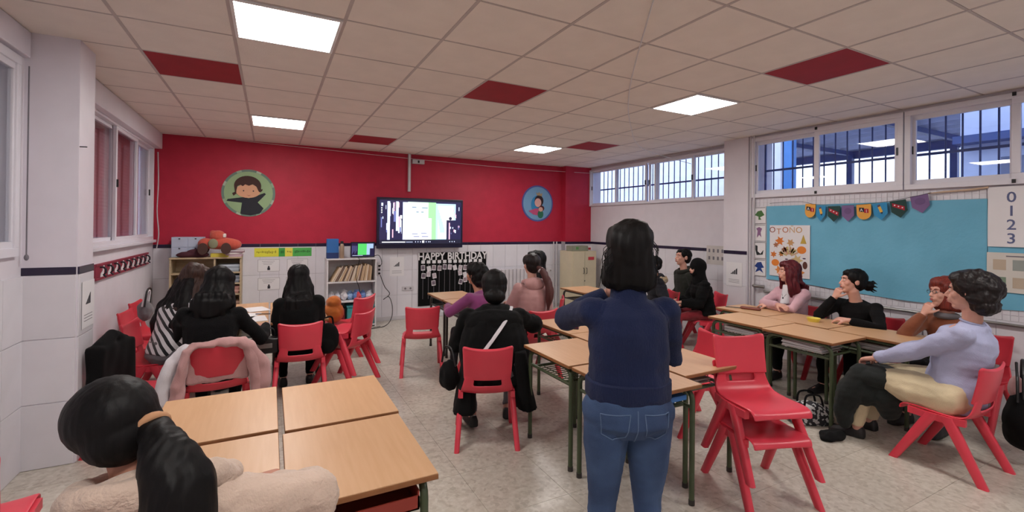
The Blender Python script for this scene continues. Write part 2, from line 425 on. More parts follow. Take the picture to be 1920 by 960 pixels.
w1 = sliding_window('window_1', XL - .02, 1, 5.25, 7.66, 1.37, 2.62, [(5.27, 6.06, 0), (6.0, 6.86, 1), (6.80, 7.64, 0)], .045, .042)
slat_panel(XL - .14, 5.27, 7.64, 1.40, 2.60, m_shut, w1)
w2 = sliding_window('window_2', XL - .02, 1, .6, 3.95, 1.38, 2.62, [(.62, 1.75, 1), (1.7, 2.85, 0), (2.8, 3.93, 1)])
slat_panel(XL - .14, .62, 3.93, 1.40, 2.60, m_shutg, w2)
struct('trim_shutter_box_far', G().box(XL - .01, XL + .09, 4.42, YB - .01, 2.60, H - .004, b=.01), m_alu)
struct('trim_shutter_box_near', G().box(XL - .02, XL + .035, .3, 4.04, 2.64, H - .004, b=.01), m_plaster2)
struct('trim_sill_far', G().box(XL - .01, XL + .05, 5.2, 7.7, 1.335, 1.37, b=.006), m_alu)
# right wall, far stretch
g = G().box(XF, XF + .25, 4.30, YB + .2, 0, 2.02).box(XF, XF + .25, 4.30, YB + .2, 2.74, H + .02).box(XF, XF + .25, 4.30, 4.36, 2.02, 2.74).box(XF, XF + .25, 7.64, YB, 2.02, 2.74)
wr = struct('wall_right_far', g, m_plaster)
tiled(wr, 'x', XF - .002, 4.33, 7.64); tiled(wr, 'x', XF - .002, 4.33, 7.64, 1.25, 1.30, .2525, .05, 'dado_tile', m_stripe)
w3 = sliding_window('window_3', XF + .0, -1, 4.36, 7.64, 2.02, 2.76, [(6.82, 7.62, 0), (6.03, 6.86, 1), (5.78, 6.01, 0), (5.02, 5.84, 1), (4.38, 5.06, 0)], .035, .034)
cr = struct('trim_right_column', G().box(XN - .03, XF + .25, 3.93, 4.30, 0, H, b=.004), m_plaster)
tiled(cr, 'x', XN - .032, 3.94, 4.29, 0, 1.25, .35); tiled(cr, 'x', XN - .032, 3.94, 4.29, 1.25, 1.30, .175, .05, 'dado_tile', m_stripe)
# right wall, near stretch
g = G().box(XN, XN + .25, Y0, 3.93, 0, 2.0).box(XN, XN + .25, Y0, 3.93, 2.77, H + .02).box(XN, XN + .25, Y0, .1, 2.0, 2.77).box(XN, XN + .25, 3.89, 3.93, 2.0, 2.77)
wn = struct('wall_right_near', g, m_plaster)
w4 = sliding_window('window_4', XN + .0, -1, 2.245, 3.89, 2.0, 2.78, [(3.065, 3.87, 0), (2.265, 3.10, 1)], .05, .055)
w5 = sliding_window('window_5', XN + .0, -1, .1, 2.235, 2.0, 2.78, [(1.455, 2.215, 0), (.78, 1.49, 1), (.12, .82, 0)], .05, .055)
for (y, z) in ((3.07, 2.77), (3.07, 2.03), (1.47, 2.77), (1.47, 2.03)):
    G().box(XN - .055, XN - .042, y - .012, y + .012, z - .02, z + .012, b=.002).build('catch', m_black, w4 if y > 2 else w5)
# small glazed tiles showing above and below the blue paper
for (z0, z1) in ((1.885, 1.985), (.83, .93)):
    tiled(wn, 'x', XN + .001, 1.25, 3.88, z0, z1, .05, .05, 'mosaic_tile')
tiled(wn, 'x', XN + .001, 3.66, 3.90, .93, 1.885, .12, .12)
tiled(wn, 'x', XN + .001, .3, 3.90, 0, .83, .25, .4167)
for nm, y0, y1, x in (('baseboard_screen', 0, 0, 0),):
    struct(nm, G().box(XL, 5.22, YB - .022, YB - .004, 0, .07, b=.004), m_pipe)

# ================================================================== OUTSIDE
gr = struct('ground', G().box(XF + .3, 40, -25, 45, -.3, -.1), M('yard_concrete', (176, 178, 184), .9))
for (xx, ya, yb, nm, lb) in ((XN + .27, .12, 3.9, 'security_grille', 'blue barred grille outside the large near windows'), (XF + .27, 4.4, 7.7, 'security_grille', 'blue barred grille outside the small far windows')):
    t = thing(nm, lb, 'window grille', (xx, ya, 2.0))
    n = int((yb - ya) / .125)
    bmh = G().tube([(0, 0, -.02), (0, 0, .82)], .0085, seg=6).mesh('bar', m_bluebar)
    for k in range(n + 1): link('bar', bmh, t, (0, k * .125 + .03, 0))
    G().box(-.012, .012, 0, yb - ya, .36, .385).build('rail', m_bluebar, t)
    for s in (0, yb - ya - .02): G().box(-.012, .012, s, s + .02, -.03, .84).build('frame_post', m_bluebar, t)
# corrugated canopy over the yard
t = thing('canopy_roof', 'dark corrugated canopy roof on blue posts seen through the large windows', 'canopy', (8, 0, 0))
m_corr = M('corrugated_sheet', (180, 188, 216), .6, var=.1, scale=3)
for k in range(14):
    x = .2 + k * .63
    G().rings([[(x, y, 4.15), (x + .18, y, 4.30), (x + .42, y, 4.30), (x + .60, y, 4.15), (x + .60, y, 4.20), (x + .42, y, 4.35), (x + .18, y, 4.35), (x, y, 4.20)] for y in (2.75, 5.6 if x < 1.8 else 14)]).build('roof_sheet', m_corr, t)
for y in (3.0, 5.4, 8.2, 10.8, 13.4): G().box(.2 if y < 5.6 else 1.9, 9.0, y - .06, y + .06, 4.02, 4.15).build('beam', m_bluebar, t)
G().box(8.9, 9.05, 2.75, 14, 3.92, 4.16).build('edge_beam', m_bluebar, t)
for x, y in ((8.85, 5.6), (8.85, 8.2), (8.85, 10.8), (.5, 5.15)): G().box(x - .08, x + .08, y - .08, y + .08, -.1, 4.1).build('post', m_bluepost if x < 1 else m_bluebar, t)
t = thing('yard_building', 'pale grey blue building beyond the yard with dark windows', 'building', (8.3, -8, -.1))
G().box(0, 1.5, 0, 10.70, 0, 7).build('wall', M('pale_render', (176, 188, 220), .9), t)
m_dp = M('dark_pane', (96, 108, 140), .2)
for k in range(5): G().box(-.03, .05, .9 + k * 2.0, 2.3 + k * 2.0, 2.0, 2.65).build('window', m_dp, t)
G().box(-.25, 0, 0, 10.7, 2.85, 2.95).build('canopy_strip', m_bluebar, t)
t = thing('yard_wall', 'low reddish wall with railing across the yard', 'wall', (15.5, -6, -.1))
G().box(0, .3, 0, 15, 0, 2.3).build('wall_body', M('red_brick', (150, 116, 126), .9), t)
rb = G().tube([(.15, 0, 2.3), (.15, 0, 3.0)], .02, seg=5).mesh('railing_bar', m_bluebar)
for k in range(50): link('railing_bar', rb, t, (0, .15 + k * .3, 0))
G().box(.11, .19, 0, 15, 2.98, 3.03).build('railing_rail', m_bluebar, t)
t = thing('pale_wing', 'pale blue wing of the school seen through the small far windows', 'building', (9.2, 5.75, -.1))
m_pr = M('pale_render_blue', (226, 230, 244), .9)
G().box(0, .35, 0, 18, 0, 9).build('wall', m_pr, t)
for k in range(9): G().box(-.04, 0, 3.4 + k * 1.5, 4.3 + k * 1.5, .9, 2.2, b=.02).build('window', M('blue_pane_%d' % k, (160, 180, 214), .2), t)

# ================================================================== DESKS
def desk(label, x0, y0, group, rz=0, along='y', mm=None, extra=True):
    """x0,y0 = low corner of the 0.5 x 0.6 top; height .70"""
    t = thing('school_desk', label, 'desk', (x0 + .25, y0 + .3, 0), rz, group)
    return t
_top = G().box(-.246, .246, -.296, .296, .682, .70, b=.006)
_edge = G().box(-.2475, .2475, -.2975, .2975, .680, .6975, b=.006)
ME_top = G().box(-.2465, .2465, -.2965, .2965, .6965, .7005, b=.0015).mesh('tabletop', m_beech)
ME_core = G().box(-.248, .248, -.298, .298, .678, .697, b=.004).mesh('tabletop_edge', m_edge)
def legmesh(sx, sy, m):
    x = sx * .205; y = sy * .265; pts = [(x, y, .0)] + [(x, y, .60)] + [(x, y - sy * .07 * (1 - math.cos(a)), .60 + .064 * math.sin(a)) for a in (.4, .8, 1.2, 1.57)] + [(x, 0.0, .664)]
    g = G().tube(pts, .0155, seg=8); g.tube([(x, y, 0), (x, y, .03)], .018, m_dtube); return g
LEGS = {}
def desk_full(label, x0, y0, group, mat=None, rz=0):
    mat = mat or m_green
    t = thing('school_desk', label, 'desk', (x0 + .25, y0 + .3, 0), rz, group)
    e = link('tabletop', ME_core, t); link('laminate', ME_top, e)
    if mat.name not in LEGS:
        L = []
        for sx in (-1, 1):
            for sy in (-1, 1):
                me = legmesh(sx, sy, mat).mesh('leg', mat); shade(me, 50); L.append(me)
        c = G().tube([(-.205, .20, .56), (.205, .20, .56)], .010, seg=6).tube([(-.205, -.2, .56), (.205, -.2, .56)], .010, seg=6)
        for s in (-1, 1): c.tube([(s * .205, -.25, .56), (s * .205, .25, .56)], .011, seg=6)
        sh = G()
        for k in range(11): sh.tube([(-.20, -.19 + k * .038, .567), (.20, -.19 + k * .038, .567)], .0032, seg=5)
        for s in (-.15, 0, .15): sh.tube([(s, -.20, .561), (s, .20, .561)], .0032, seg=5)
        sh.tube([(.20, -.2, .60), (.20, .2, .60)], .004, seg=5)
        for k in range(5): sh.tube([(.20, -.19 + k * .095, .567), (.20, -.19 + k * .095, .60)], .0032, seg=5)
        LEGS[mat.name] = (L, c.mesh('frame_rail', mat), sh.mesh('wire_shelf', mat))
    L, c, sh = LEGS[mat.name]
    for me in L: link('leg', me, t)
    link('frame_rail', c, t); link('wire_shelf', sh, t)
    return t
GA = 'front left block of desks'; GB = 'middle block of desks'; GC = 'right block of desks'; GD = 'desks by the black board'; GF = 'far left block of desks'
desk_full('beech desk front left block, nearest on the right', .055, 1.60, GA)
desk_full('beech desk front left block, far on the right', .065, 2.225, GA)
desk_full('beech desk front left block, under the arm of the woman in beige fleece', -.455, 1.63, GA)
desk_full('beech desk front left block, far on the left behind the ponytail', -.455, 2.26, GA)
desk_full('beech desk with olive legs just left of the standing woman', 1.715, 2.455, GB)
desk_full('beech desk directly in front of the standing woman in jeans', 1.72, 1.835, GB)
desk_full('beech desk with the phone beside the woman in black coat', 2.235, 3.19, GB)
desk_full('beech desk middle block with the yellow bowl, behind the standing woman', 2.235, 2.585, GB)
desk_full('beech desk right of the standing woman beside the stacked chairs', 2.24, 1.98, GB)
desk_full('beech desk right block, near row far end, beside dark trousered legs', 3.98, 2.64, GC)
desk_full('beech desk right block, near row close to the woman in pale blue', 3.94, 2.03, GC)
desk_full('beech desk right block with the brown pencil case', 4.51, 2.965, GC)
desk_full('beech desk right block with the yellow dish', 4.485, 2.355, GC)
desk_full('beech desk right block in front of the auburn haired woman', 4.465, 1.745, GC)
desk_full('beech desk near the happy birthday board, far one', 1.86, 5.34, GD, m_dtube)
desk_full('beech desk near the happy birthday board, under the plum jumper', 1.86, 4.72, GD, m_dtube)
desk_full('single beech desk with dark legs by the cream cupboard', 3.80, 5.08, 'single desks', m_dtube)
desk_full('beech desk far left block, before the black jacket woman', .01, 4.70, GF, m_dtube)
desk_full('beech desk far left block, far one on the right', .01, 5.31, GF, m_dtube)
desk_full('beech desk far left block, under the black sleeved arm', -.50, 4.74, GF, m_dtube)
desk_full('beech desk far left block, far one on the left', -.50, 5.35, GF, m_dtube)

# ================================================================== CHAIRS
def catm(P, n):
    out = []
    for i in range(len(P) - 1):
        p0 = P[max(i - 1, 0)]; p1 = P[i]; p2 = P[i + 1]; p3 = P[min(i + 2, len(P) - 1)]
        for k in range(n):
            t = k / n
            out.append(tuple(.5 * (2 * b + (c - a) * t + (2 * a - 5 * b + 4 * c - d) * t * t + (-a + 3 * b - 3 * c + d) * t ** 3) for a, b, c, d in zip(p0, p1, p2, p3)))
    out.append(P[-1]); return out
def shell(prof, wid, conc, th, hole=None, nu=14):
    """prof: (y,z) line, wid(t) half width, conc(t) side curl; one closed moulded sheet"""
    n = len(prof); F = []; B = []
    for i, (y, z) in enumerate(prof):
        a = prof[max(i - 1, 0)]; b = prof[min(i + 1, n - 1)]; d = Vector((0, b[0] - a[0], b[1] - a[1])).normalized(); nn = Vector((0, -d.z, d.y))
        if nn.dot(Vector((0, -.5, -.5))) > 0: nn = -nn
        t = i / (n - 1); r = []; r2 = []
        for j in range(nu + 1):
            u = -1 + 2 * j / nu; x = u * wid(t); p = Vector((x, y, z)) + nn * (conc(t) * abs(u) ** 2.4)
            r.append(p); r2.append(p - nn * th)
        F.append(r); B.append(r2)
    g = G(); vs = [p for r in F for p in r] + [p for r in B for p in r]; m = nu + 1; N = n * m; fs = []
    inh = lambda i, j: hole and hole[0] <= i < hole[1] and hole[2] <= j < nu - hole[2]
    for i in range(n - 1):
        for j in range(nu):
            if inh(i, j): continue
            a, b, c, d = i * m + j, i * m + j + 1, (i + 1) * m + j + 1, (i + 1) * m + j
            fs += [(a, b, c, d), (N + d, N + c, N + b, N + a)]
            for (di, dj, e) in ((-1, 0, (a, b)), (1, 0, (c, d)), (0, -1, (d, a)), (0, 1, (b, c))):
                ii, jj = i + di, j + dj
                if ii < 0 or ii >= n - 1 or jj < 0 or jj >= nu or inh(ii, jj): fs.append((e[1], e[0], N + e[0], N + e[1]))
    return g.add(vs, fs)
def subd(g, name, mat, lv=1):
    me = g.mesh(name, mat); o = bpy.data.objects.new(name, me); COL.objects.link(o)
    s = o.modifiers.new('s', 'SUBSURF'); s.levels = lv; bpy.context.view_layer.update()
    m2 = bpy.data.meshes.new_from_object(o.evaluated_get(bpy.context.evaluated_depsgraph_get())); bpy.data.objects.remove(o); m2.name = name
    shade(m2, 60); m2.materials.clear(); m2.materials.append(mat); return m2
CH = {}
def chair_meshes(mat):
    if mat.name in CH: return CH[mat.name]
    pr = catm([(.200, .345), (.195, .368), (.165, .384), (.07, .380), (-.04, .372), (-.11, .374), (-.155, .392), (-.180, .425), (-.192, .465), (-.200, .512), (-.206, .54)], 2)
    wseat = lambda t: .182 + .012 * math.sin(t * PI) - (.030 * max(0, (t - .62) / .38))
    seat = subd(shell(pr, wseat, lambda t: .012 + .012 * t, .012, (15, 18, 3)), 'seat', mat)
    pb = catm([(-.188, .488), (-.193, .510), (-.204, .56), (-.216, .62), (-.226, .68), (-.228, .712), (-.236, .722)], 2)
    def wb_(t): return .172 + .012 * min(1, t * 1.2) - (.012 if t > .97 else 0)
    back = subd(shell(pb, wb_, lambda t: .030, .020), 'backrest', mat)
    L = []
    for sx in (-1, 1):
        for sy in (-1, 1):
            g = G(); rs = []
            for t in (0, .03, .25, .5, .75, 1):
                x = sx * (.188 + .028 * t); y = (.02 if sy > 0 else -.055) + (.205 if sy > 0 else -.185) * t; z = .372 * (1 - t)
                wy = .036 - .010 * t; wx = .021 - .003 * t
                if t == 0: z = .378; 
                rs.append([Vector((x + a * wx, y + b * wy, z)) for a, b in ((-1, -.7), (-.6, -1), (.6, -1), (1, -.7), (1, .7), (.6, 1), (-.6, 1), (-1, .7))])
            me = g.rings(rs).mesh('leg', mat); shade(me, 50); L.append(me)
    R_ = []
    for s in (-1, 1):
        rail = G().rings([[Vector((s * .19 + a * .014, y, z + b * .022)) for a, b in ((-1, -1), (1, -1), (1, 1), (-1, 1))] for y, z in ((-.15, .365), (-.05, .355), (.06, .355), (.15, .360))])
        me = rail.mesh('side_rail', mat); shade(me, 50); R_.append(me)
    CH[mat.name] = (seat, back, L, R_); return CH[mat.name]
def chair(label, x, y, face, group='red plastic school chairs', mat=None, z=0., name='school_chair'):
    t = thing(name, label, 'chair', (x, y, z), yaw(*face), group)
    s, b, L, r = chair_meshes(mat or m_redp)
    link('seat', s, t); link('backrest', b, t); [link('side_rail', q, t) for q in r]
    for l in L: link('leg', l, t)
    return t
def ch_at(px_back_x, px_back_y, face, back=.225):   # from the plan point of the backrest
    f = Vector(face).normalized(); return px_back_x + f.x * back, px_back_y + f.y * back
CA = chair
CA('red chair by left wall under the woman in striped blouse', -.86, 5.08, (1, -.12), mat=m_redd)
CA('red chair against the left wall behind the striped blouse woman', -1.03, 5.72, (1, -.1), mat=m_redd)
CA('red chair against the left wall with black and white bag', -1.08, 6.35, (1, -.1), mat=m_redd)
CA('red chair with pink and white coat hung over its backrest', -.345, 4.15, (-.12, 1), mat=m_redd)
CA('red chair under the woman in black jacket with long straight hair', .26, 4.66, (.05, 1), mat=m_redp)
CA('lower red chair of the pair beside the far left desks', .70, 4.94, (-.8, .75), group='stack by far desks', mat=m_redp)
CA('upper red chair of the pair with black backpack hanging', .70, 4.94, (-.8, .75), group='stack by far desks', mat=m_redp, z=.15)
CA('red chair near shelf beside orange cushion', .78, 6.02, (-1, .1), mat=m_redd)
CA('empty red chair alone in the aisle before the television', 1.50, 4.98, (.25, 1))
CA('red chair under the woman in black coat with white strap', 1.475, 3.20, (.40, 1))
CA('red chair under the woman in dusty pink jacket', 2.52, 4.30, (-.05, 1), mat=m_redd)
CA('red chair under the person with black hood and red trousers', 5.17, 4.25, (-1, .5), mat=m_redp)
CA('red chair behind the stack at the middle desks', 3.06, 2.66, (-1, .25), mat=m_redp)
CA('lower chair of the stack of two red chairs in front', 2.67, 1.79, (-.36, -1), group='stack of two near chairs')
CA('upper chair of the stack of two red chairs in front', 2.67, 1.79, (-.36, -1), group='stack of two near chairs', z=.165)
CA('red chair under the woman in pale blue shirt', 4.14, 1.40, (.0, 1))
CA('red chair at right edge under the auburn haired woman', 5.20, 1.62, (-1, .12), mat=m_redd)
CA('red chair by right wall under the woman with black bun', 5.28, 2.38, (-1, .1), mat=m_redd)
CA('red chair by right wall under the red haired woman', 5.28, 3.08, (-1, .1), mat=m_redd)
CA('red chair by the column under the man in dark jacket', 5.46, 4.78, (-1, .35), mat=m_redd)
CA('red chair under the person with fur trimmed hood', 4.74, 4.66, (-1, .4), mat=m_redd)
CA('red chair under the woman in plum jumper', 1.98, 4.36, (-.3, 1), mat=m_redd)
CA('red chair under the long haired woman with glasses', 3.02, 4.86, (-.8, .6), mat=m_redd)
CA('red chair at bottom left corner of the view', -1.07, 2.60, (-.05, 1))
CA('red chair under the woman in beige fleece', -.275, 1.31, (-.15, 1))
CA('red chair by left column draped with black jacket', -.80, 4.22, (.96, -.30), mat=m_redd)

# ================================================================== SHELVES AND CUPBOARD
def book(w, d, h, m, par=None, loc=(0, 0, 0), rot=(0, 0, 0), nm='folder', label=None, cat=None, group=None):
    o = G().box(-w / 2, w / 2, -d / 2, d / 2, 0, h, b=.001).build(nm, m)
    o.location = loc; o.rotation_euler = rot; o.parent = par
    if label: tag(o, label, cat, group)
    return o
def unit(name, label, x0, x1, y0, y1, top, shelves, mat, th=.02, mids=(), bottom=.03):
    t = thing(name, label, 'shelf', (x0, y0, 0)); w = x1 - x0; d = y1 - y0
    G().box(0, th, 0, d, 0, top - th).build('side_panel', mat, t); G().box(w - th, w, 0, d, 0, top - th).build('side_panel', mat, t)
    G().box(-.005, w + .005, -.01, d, top - th, top, b=.003).build('top', mat, t)
    G().box(th, w - th, d - .008, d, .0, top - th).build('back_panel', mat, t)
    for z in shelves: G().box(th, w - th, .004, d - .008, z - th, z).build('shelf', mat, t)
    for x, za, zb in mids: G().box(x - th / 2, x + th / 2, .004, d - .008, za, zb).build('divider', mat, t)
    return t
unit('bookshelf', 'white open shelf unit under the tablet, holding folders and bags', .765, 1.50, 7.43, 7.755, 1.075, (.04, .42, .72), m_white)
m_beige_lam = M('oak_laminate', (190, 172, 140), .5, rgb2=(176, 156, 124), stretch=(1, 1, 8))
unit('bookshelf', 'oak shelf unit at far left with paper trays', -1.16, -.345, 7.40, 7.755, 1.135, (.04, .42, .93, .78, .63), m_beige_lam, mids=((.50, .04, 1.11),))
# white side panel of the left unit and folders inside
random.seed(3)
ORD = ['first', 'second', 'third', 'fourth', 'fifth', 'sixth', 'seventh', 'eighth', 'ninth', 'tenth'] + [a + b for a in ('eleventh', 'twelfth', 'thirteenth', 'fourteenth', 'fifteenth', 'sixteenth', 'seventeenth', 'eighteenth', 'nineteenth', 'twentieth') for b in ('',)] + ['twenty-' + a for a in ('first', 'second', 'third', 'fourth', 'fifth', 'sixth', 'seventh', 'eighth', 'ninth')] + ['thirtieth', 'thirty-first', 'thirty-second', 'thirty-third', 'thirty-fourth', 'thirty-fifth', 'thirty-sixth']
mf = [M('card_folder_a', (206, 176, 142), .8), M('card_folder_b', (186, 150, 116), .8), M('card_folder_c', (224, 206, 186), .8), M('card_folder_d', (120, 96, 84), .8)]
x = .83; k = 0
while x < 1.44:
    th = random.choice((.012, .016, .02)); lean = .55 - .5 * (x - .8) / .65
    h = random.uniform(.22, .265)
    lb = 'cardboard folder leaning on the upper shelf'
    o = book(th, .24, h, mf[random.choice((0, 0, 1, 2, 2, 3))], None, (x, 7.60, .722), (0, lean, 0), 'folder', 'worn cardboard folder leaning on the upper shelf, %s from the left' % ORD[k], 'folder', 'card folders on the white shelf')
    x += (th + .003) / math.cos(lean) + .004 * random.random(); k += 1
# plastic bags on the middle shelf
for k in range(7):
    bx = .84 + k * .095; r = random.uniform(.05, .06)
    o = blob(G().ell((0, 0, r * 1.05), (r, .09, r * 1.05)).ell((.01, 0, r * 2.1), (r * .5, .05, r * .45)), 'plastic_bag', M('plastic_bag_%s' % 'abcdefg'[k], random.choice(((214, 216, 226), (150, 180, 220), (226, 222, 226), (120, 150, 210))), .3), None, .008, 1, [(k, .011, 60, (1, 1, 1))])
    o.location = (bx, 7.58 + .02 * (k % 2), .4215); tag(o, 'crumpled plastic bag on the middle shelf, %s from the left' % ORD[k], 'bag', 'plastic bags on the white shelf')
t = thing('storage_box', 'turquoise storage box on the bottom of the white shelf', 'box', (1.27, 7.58, .042))
G().box(-.20, .20, -.13, .13, 0, .27, b=.01).build('body', M('turquoise_plastic', (70, 160, 164), .4), t)
G().box(-.21, .21, -.14, .14, .27, .30, b=.006).build('lid', M('turquoise_lid', (60, 140, 148), .4), t)
t = thing('storage_box', 'dark box beside the turquoise one on the bottom shelf', 'box', (.93, 7.6, .042))
G().box(-.11, .11, -.12, .12, 0, .25, b=.01).build('body', M('dark_red_plastic', (120, 26, 36), .4), t); G().box(-.115, .115, -.125, .125, .25, .27, b=.005).build('lid', m_black, t)
# on top of the white shelf
t = thing('paper_box', 'blue boxed pack standing on the white shelf', 'box', (.855, 7.56, 1.076))
G().box(-.085, .085, -.05, .05, 0, .30, b=.004).build('body', M('mid_blue_card', (48, 110, 180), .5), t); G().box(-.086, .086, -.051, .051, 0, .09, b=.004).build('band', M('navy_card', (30, 52, 104), .5), t)
t = thing('water_bottle', 'tan metal bottle beside the blue box', 'bottle', (.985, 7.5, 1.076))
G().lathe((0, 0, 0), [(.001, 0), (.032, 0), (.034, .01), (.034, .17), (.03, .20), (.02, .225), (.001, .225)]).build('body', M('tan_metal', (176, 150, 128), .35, metal=.4), t, 40)
G().lathe((0, 0, 0), [(.001, .225), (.023, .225), (.023, .265), (.001, .265)]).build('cap', m_ink, t, 40)
t = thing('tablet', 'small lit tablet screen on the white shelf mirroring the television', 'tablet', (1.30, 7.52, 1.082)); t.rotation_euler.x = .12
G().box(-.185, .185, 0, .02, 0, .245, b=.006).build('body', m_black, t)
G().box(-.03, .03, .02, .12, 0, .012).build('stand', m_black, t)
def screen(par, w, h, y, lum, z0):
    """flat picture shown on a screen, drawn as thin glowing pieces"""
    R = lambda a, b, c, d, m, k=0: g.box(a * w - w / 2, b * w - w / 2, y - .0008 * k, y + .001, z0 + c * h, z0 + d * h, m)
    mm = {n: EM('screen_' + n, c, lum) for n, c in dict(dark=(26, 22, 60), blue=(98, 104, 160), pale=(206, 216, 246), green=(206, 246, 206), greend=(150, 240, 150), lime=(90, 220, 110), white=(246, 250, 252), sky=(176, 206, 238), bar=(16, 18, 40), skin=(214, 170, 190)).items()}
    g = G()
    if lum > .4:
        R(0, 1, 0, 1, mm['dark'])
        R(0, .27, .2, .93, mm['dark'], 1)
        rr = random.Random(5)
        for k in range(34):
            a = rr.uniform(0, .25); c = rr.uniform(.12, .85); R(a, a + rr.uniform(.006, .028), c, min(.95, c + rr.uniform(.05, .3)), mm[rr.choice(('pale', 'blue', 'dark', 'white', 'pale', 'skin'))], 1 + k * .1)
        R(.09, .12, .1, .97, mm['pale'], 5); R(.19, .22, .3, .97, mm['pale'], 5); R(.27, .33, .1, .96, mm['pale'], 5)
        R(.33, .67, .08, .97, mm['green'], 6); R(.30, .62, .1, .60, mm['white'], 7); R(.58, .675, .06, .97, mm['greend'], 7)
        for a, b_, c in ((.38, .43, .84), (.50, .57, .83), (.43, .46, .73), (.49, .52, .73), (.38, .45, .22), (.49, .56, .24), (.40, .47, .16), (.50, .58, .16)): R(a, b_, c, c + .018, mm['blue'], 8)
        R(.675, .93, .06, .95, mm['sky'], 6); R(.70, .90, .12, .9, mm['white'], 7)
        for k in range(9): R(.675 + k * .006, .69 + k * .012, .86 - k * .075, .95 - k * .07, mm['sky'], 8)
        R(.81, 1, .07, .56, mm['dark'], 9); R(.93, 1, .2, .97, mm['dark'], 8)
        for k in range(12):
            a = rr.uniform(.82, .97); c = rr.uniform(.1, .8); R(a, a + rr.uniform(.006, .02), c, c + rr.uniform(.03, .1), mm[rr.choice(('pale', 'blue', 'skin'))], 10)
        g.ell(((.86 - .5) * w, y - .008, z0 + .6 * h), (.02 * w, .002, .04 * h), mm['dark'])
        R(.84, .855, .1, .5, mm['skin'], 11)
        R(0, 1, 0, .10, mm['bar'], 12); R(.03, .30, .035, .055, mm['white'], 13); R(.31, .39, .04, .05, mm['pale'], 13)
        for k, a in enumerate((.42, .45, .48, .55, .58, .60, .85, .88, .91)): R(a, a + .008, .035, .06, mm['pale'], 13)
        R(.505, .53, .025, .075, mm['white'], 13)
        R(.02, .04, .86, .93, mm['pale'], 9)
        for k in range(3): R(.02, .03, .70 + k * .05, .73 + k * .05, mm['white'], 9)
    else:
        R(0, 1, 0, 1, mm['dark']); R(.28, .66, .12, .95, mm['lime'], 1); R(.66, .95, .12, .95, mm['sky'], 1); R(.80, .97, .1, .6, mm['dark'], 2)
        for k in range(6): R(.03 + k * .04, .045 + k * .04, .2 + .1 * (k % 3), .8, mm['blue'], 1)
        R(.05, .5, .06, .09, mm['pale'], 2)
    return g.build('screen_picture', None, par)
screen(t, .35, .215, -.001, .30, .015)
t = thing('television', 'large flat television glowing on the crimson wall', 'television', (2.29, 7.66, 1.21))
G().box(-.748, .748, 0, .06, .0, .845, b=.008).build('casing', M('tv_bezel', (22, 20, 52), .3), t)
G().box(-.25, .25, .06, .118, .25, .6).build('wall_bracket', m_black, t)
screen(t, 1.42, .73, -.001, .95 / 2, .072)
t = thing('cable_tray', 'white vertical cable tray above the television', 'cable tray', (2.09, 7.765, 2.17)); G().box(-.022, .022, -.03, .01, 0, .64, b=.003).build('channel', m_pipe, t); G().box(-.006, .006, -.032, -.029, .02, .62).build('cover_line', m_white, t)
t = thing('wall_socket_box', 'white box with dark socket beside the cable tray', 'socket', (2.24, 7.765, 2.685)); G().box(-.105, .105, -.05, .01, -.035, .035, b=.006).build('box', m_pipe, t); G().box(-.015, .015, -.055, -.05, -.02, .02).build('plug', m_black, t)
# things on the oak shelf
m_card = M('pale_blue_card', (186, 196, 216), .7)
t = thing('card_box', 'pale blue cardboard drawers on the oak shelf', 'box', (-1.06, 7.52, 1.136))
G().box(-.10, .26, 0, .2, 0, .27, b=.003).build('body', m_card, t)
for a in (0, 1):
    for b_ in (0, 1):
        d = G().box(-.095 + a * .18, .075 + a * .18, -.006, 0, .005 + b_ * .13, .128 + b_ * .13, b=.002).build('drawer', m_card, t)
        G().box(-.02 + a * .18, .0 + a * .18, -.012, -.006, .112 + b_ * .13, .124 + b_ * .13).build('tab', m_ink, d)
t = thing('basket', 'dark maroon cloth basket lying on the oak shelf', 'basket', (-.92, 7.46, 1.136))
blob(G().ell((0, 0, .035), (.19, .05, .05)).ell((.03, 0, .07), (.10, .045, .04)), 'body', M('maroon_cloth', (74, 30, 42), .8), t, .008, 2, [(2, .006, 20, (1, 1, 1))])
t = thing('toy_car', 'plain rust red plush toy car on the oak shelf', 'toy', (-.62, 7.45, 1.186)); t.scale = (1.15, 1.0, 1.5)
mt = M('rust_plush', (196, 84, 66), .9, sheen=.3, bump=.4); mtg = M('olive_plush', (140, 140, 112), .9)
blob(G().ell((.02, 0, .09), (.21, .085, .055)).ell((.14, 0, .08), (.10, .08, .05)).ell((-.13, 0, .09), (.08, .08, .05)), 'body', mt, t, .008, 3)
blob(G().ell((-.01, 0, .155), (.085, .07, .055)).ell((-.06, 0, .19), (.03, .02, .02)), 'cabin', mt, t, .008, 3)
G().box(.045, .075, -.055, .055, .145, .18, b=.01).build('windscreen', M('plush_white', (226, 220, 214), .8), t)
G().ell((-.05, -.08, .09), (.05, .02, .045)).build('side_patch', mtg, t, 60)
for wx in (-.15, .08):
    for wy in (-.08, .08): G().rings([[Vector((wx + .052 * math.cos(a), wy + s * .025, .045 + .052 * math.sin(a))) for a in [2 * PI * k / 18 for k in range(18)]] for s in (-1, 1)]).build('wheel', M('brown_plush', (74, 50, 44), .9) if not bpy.data.materials.get('brown_plush') else bpy.data.materials['brown_plush'], t, 40)
t = thing('toy_stand', 'yellow cardboard stand under the plush toy car', 'stand', (-.62, 7.46, 1.136))
G().box(-.09, .12, -.04, .06, 0, .05, b=.003).build('base', M('yellow_card', (214, 196, 74), .7), t)
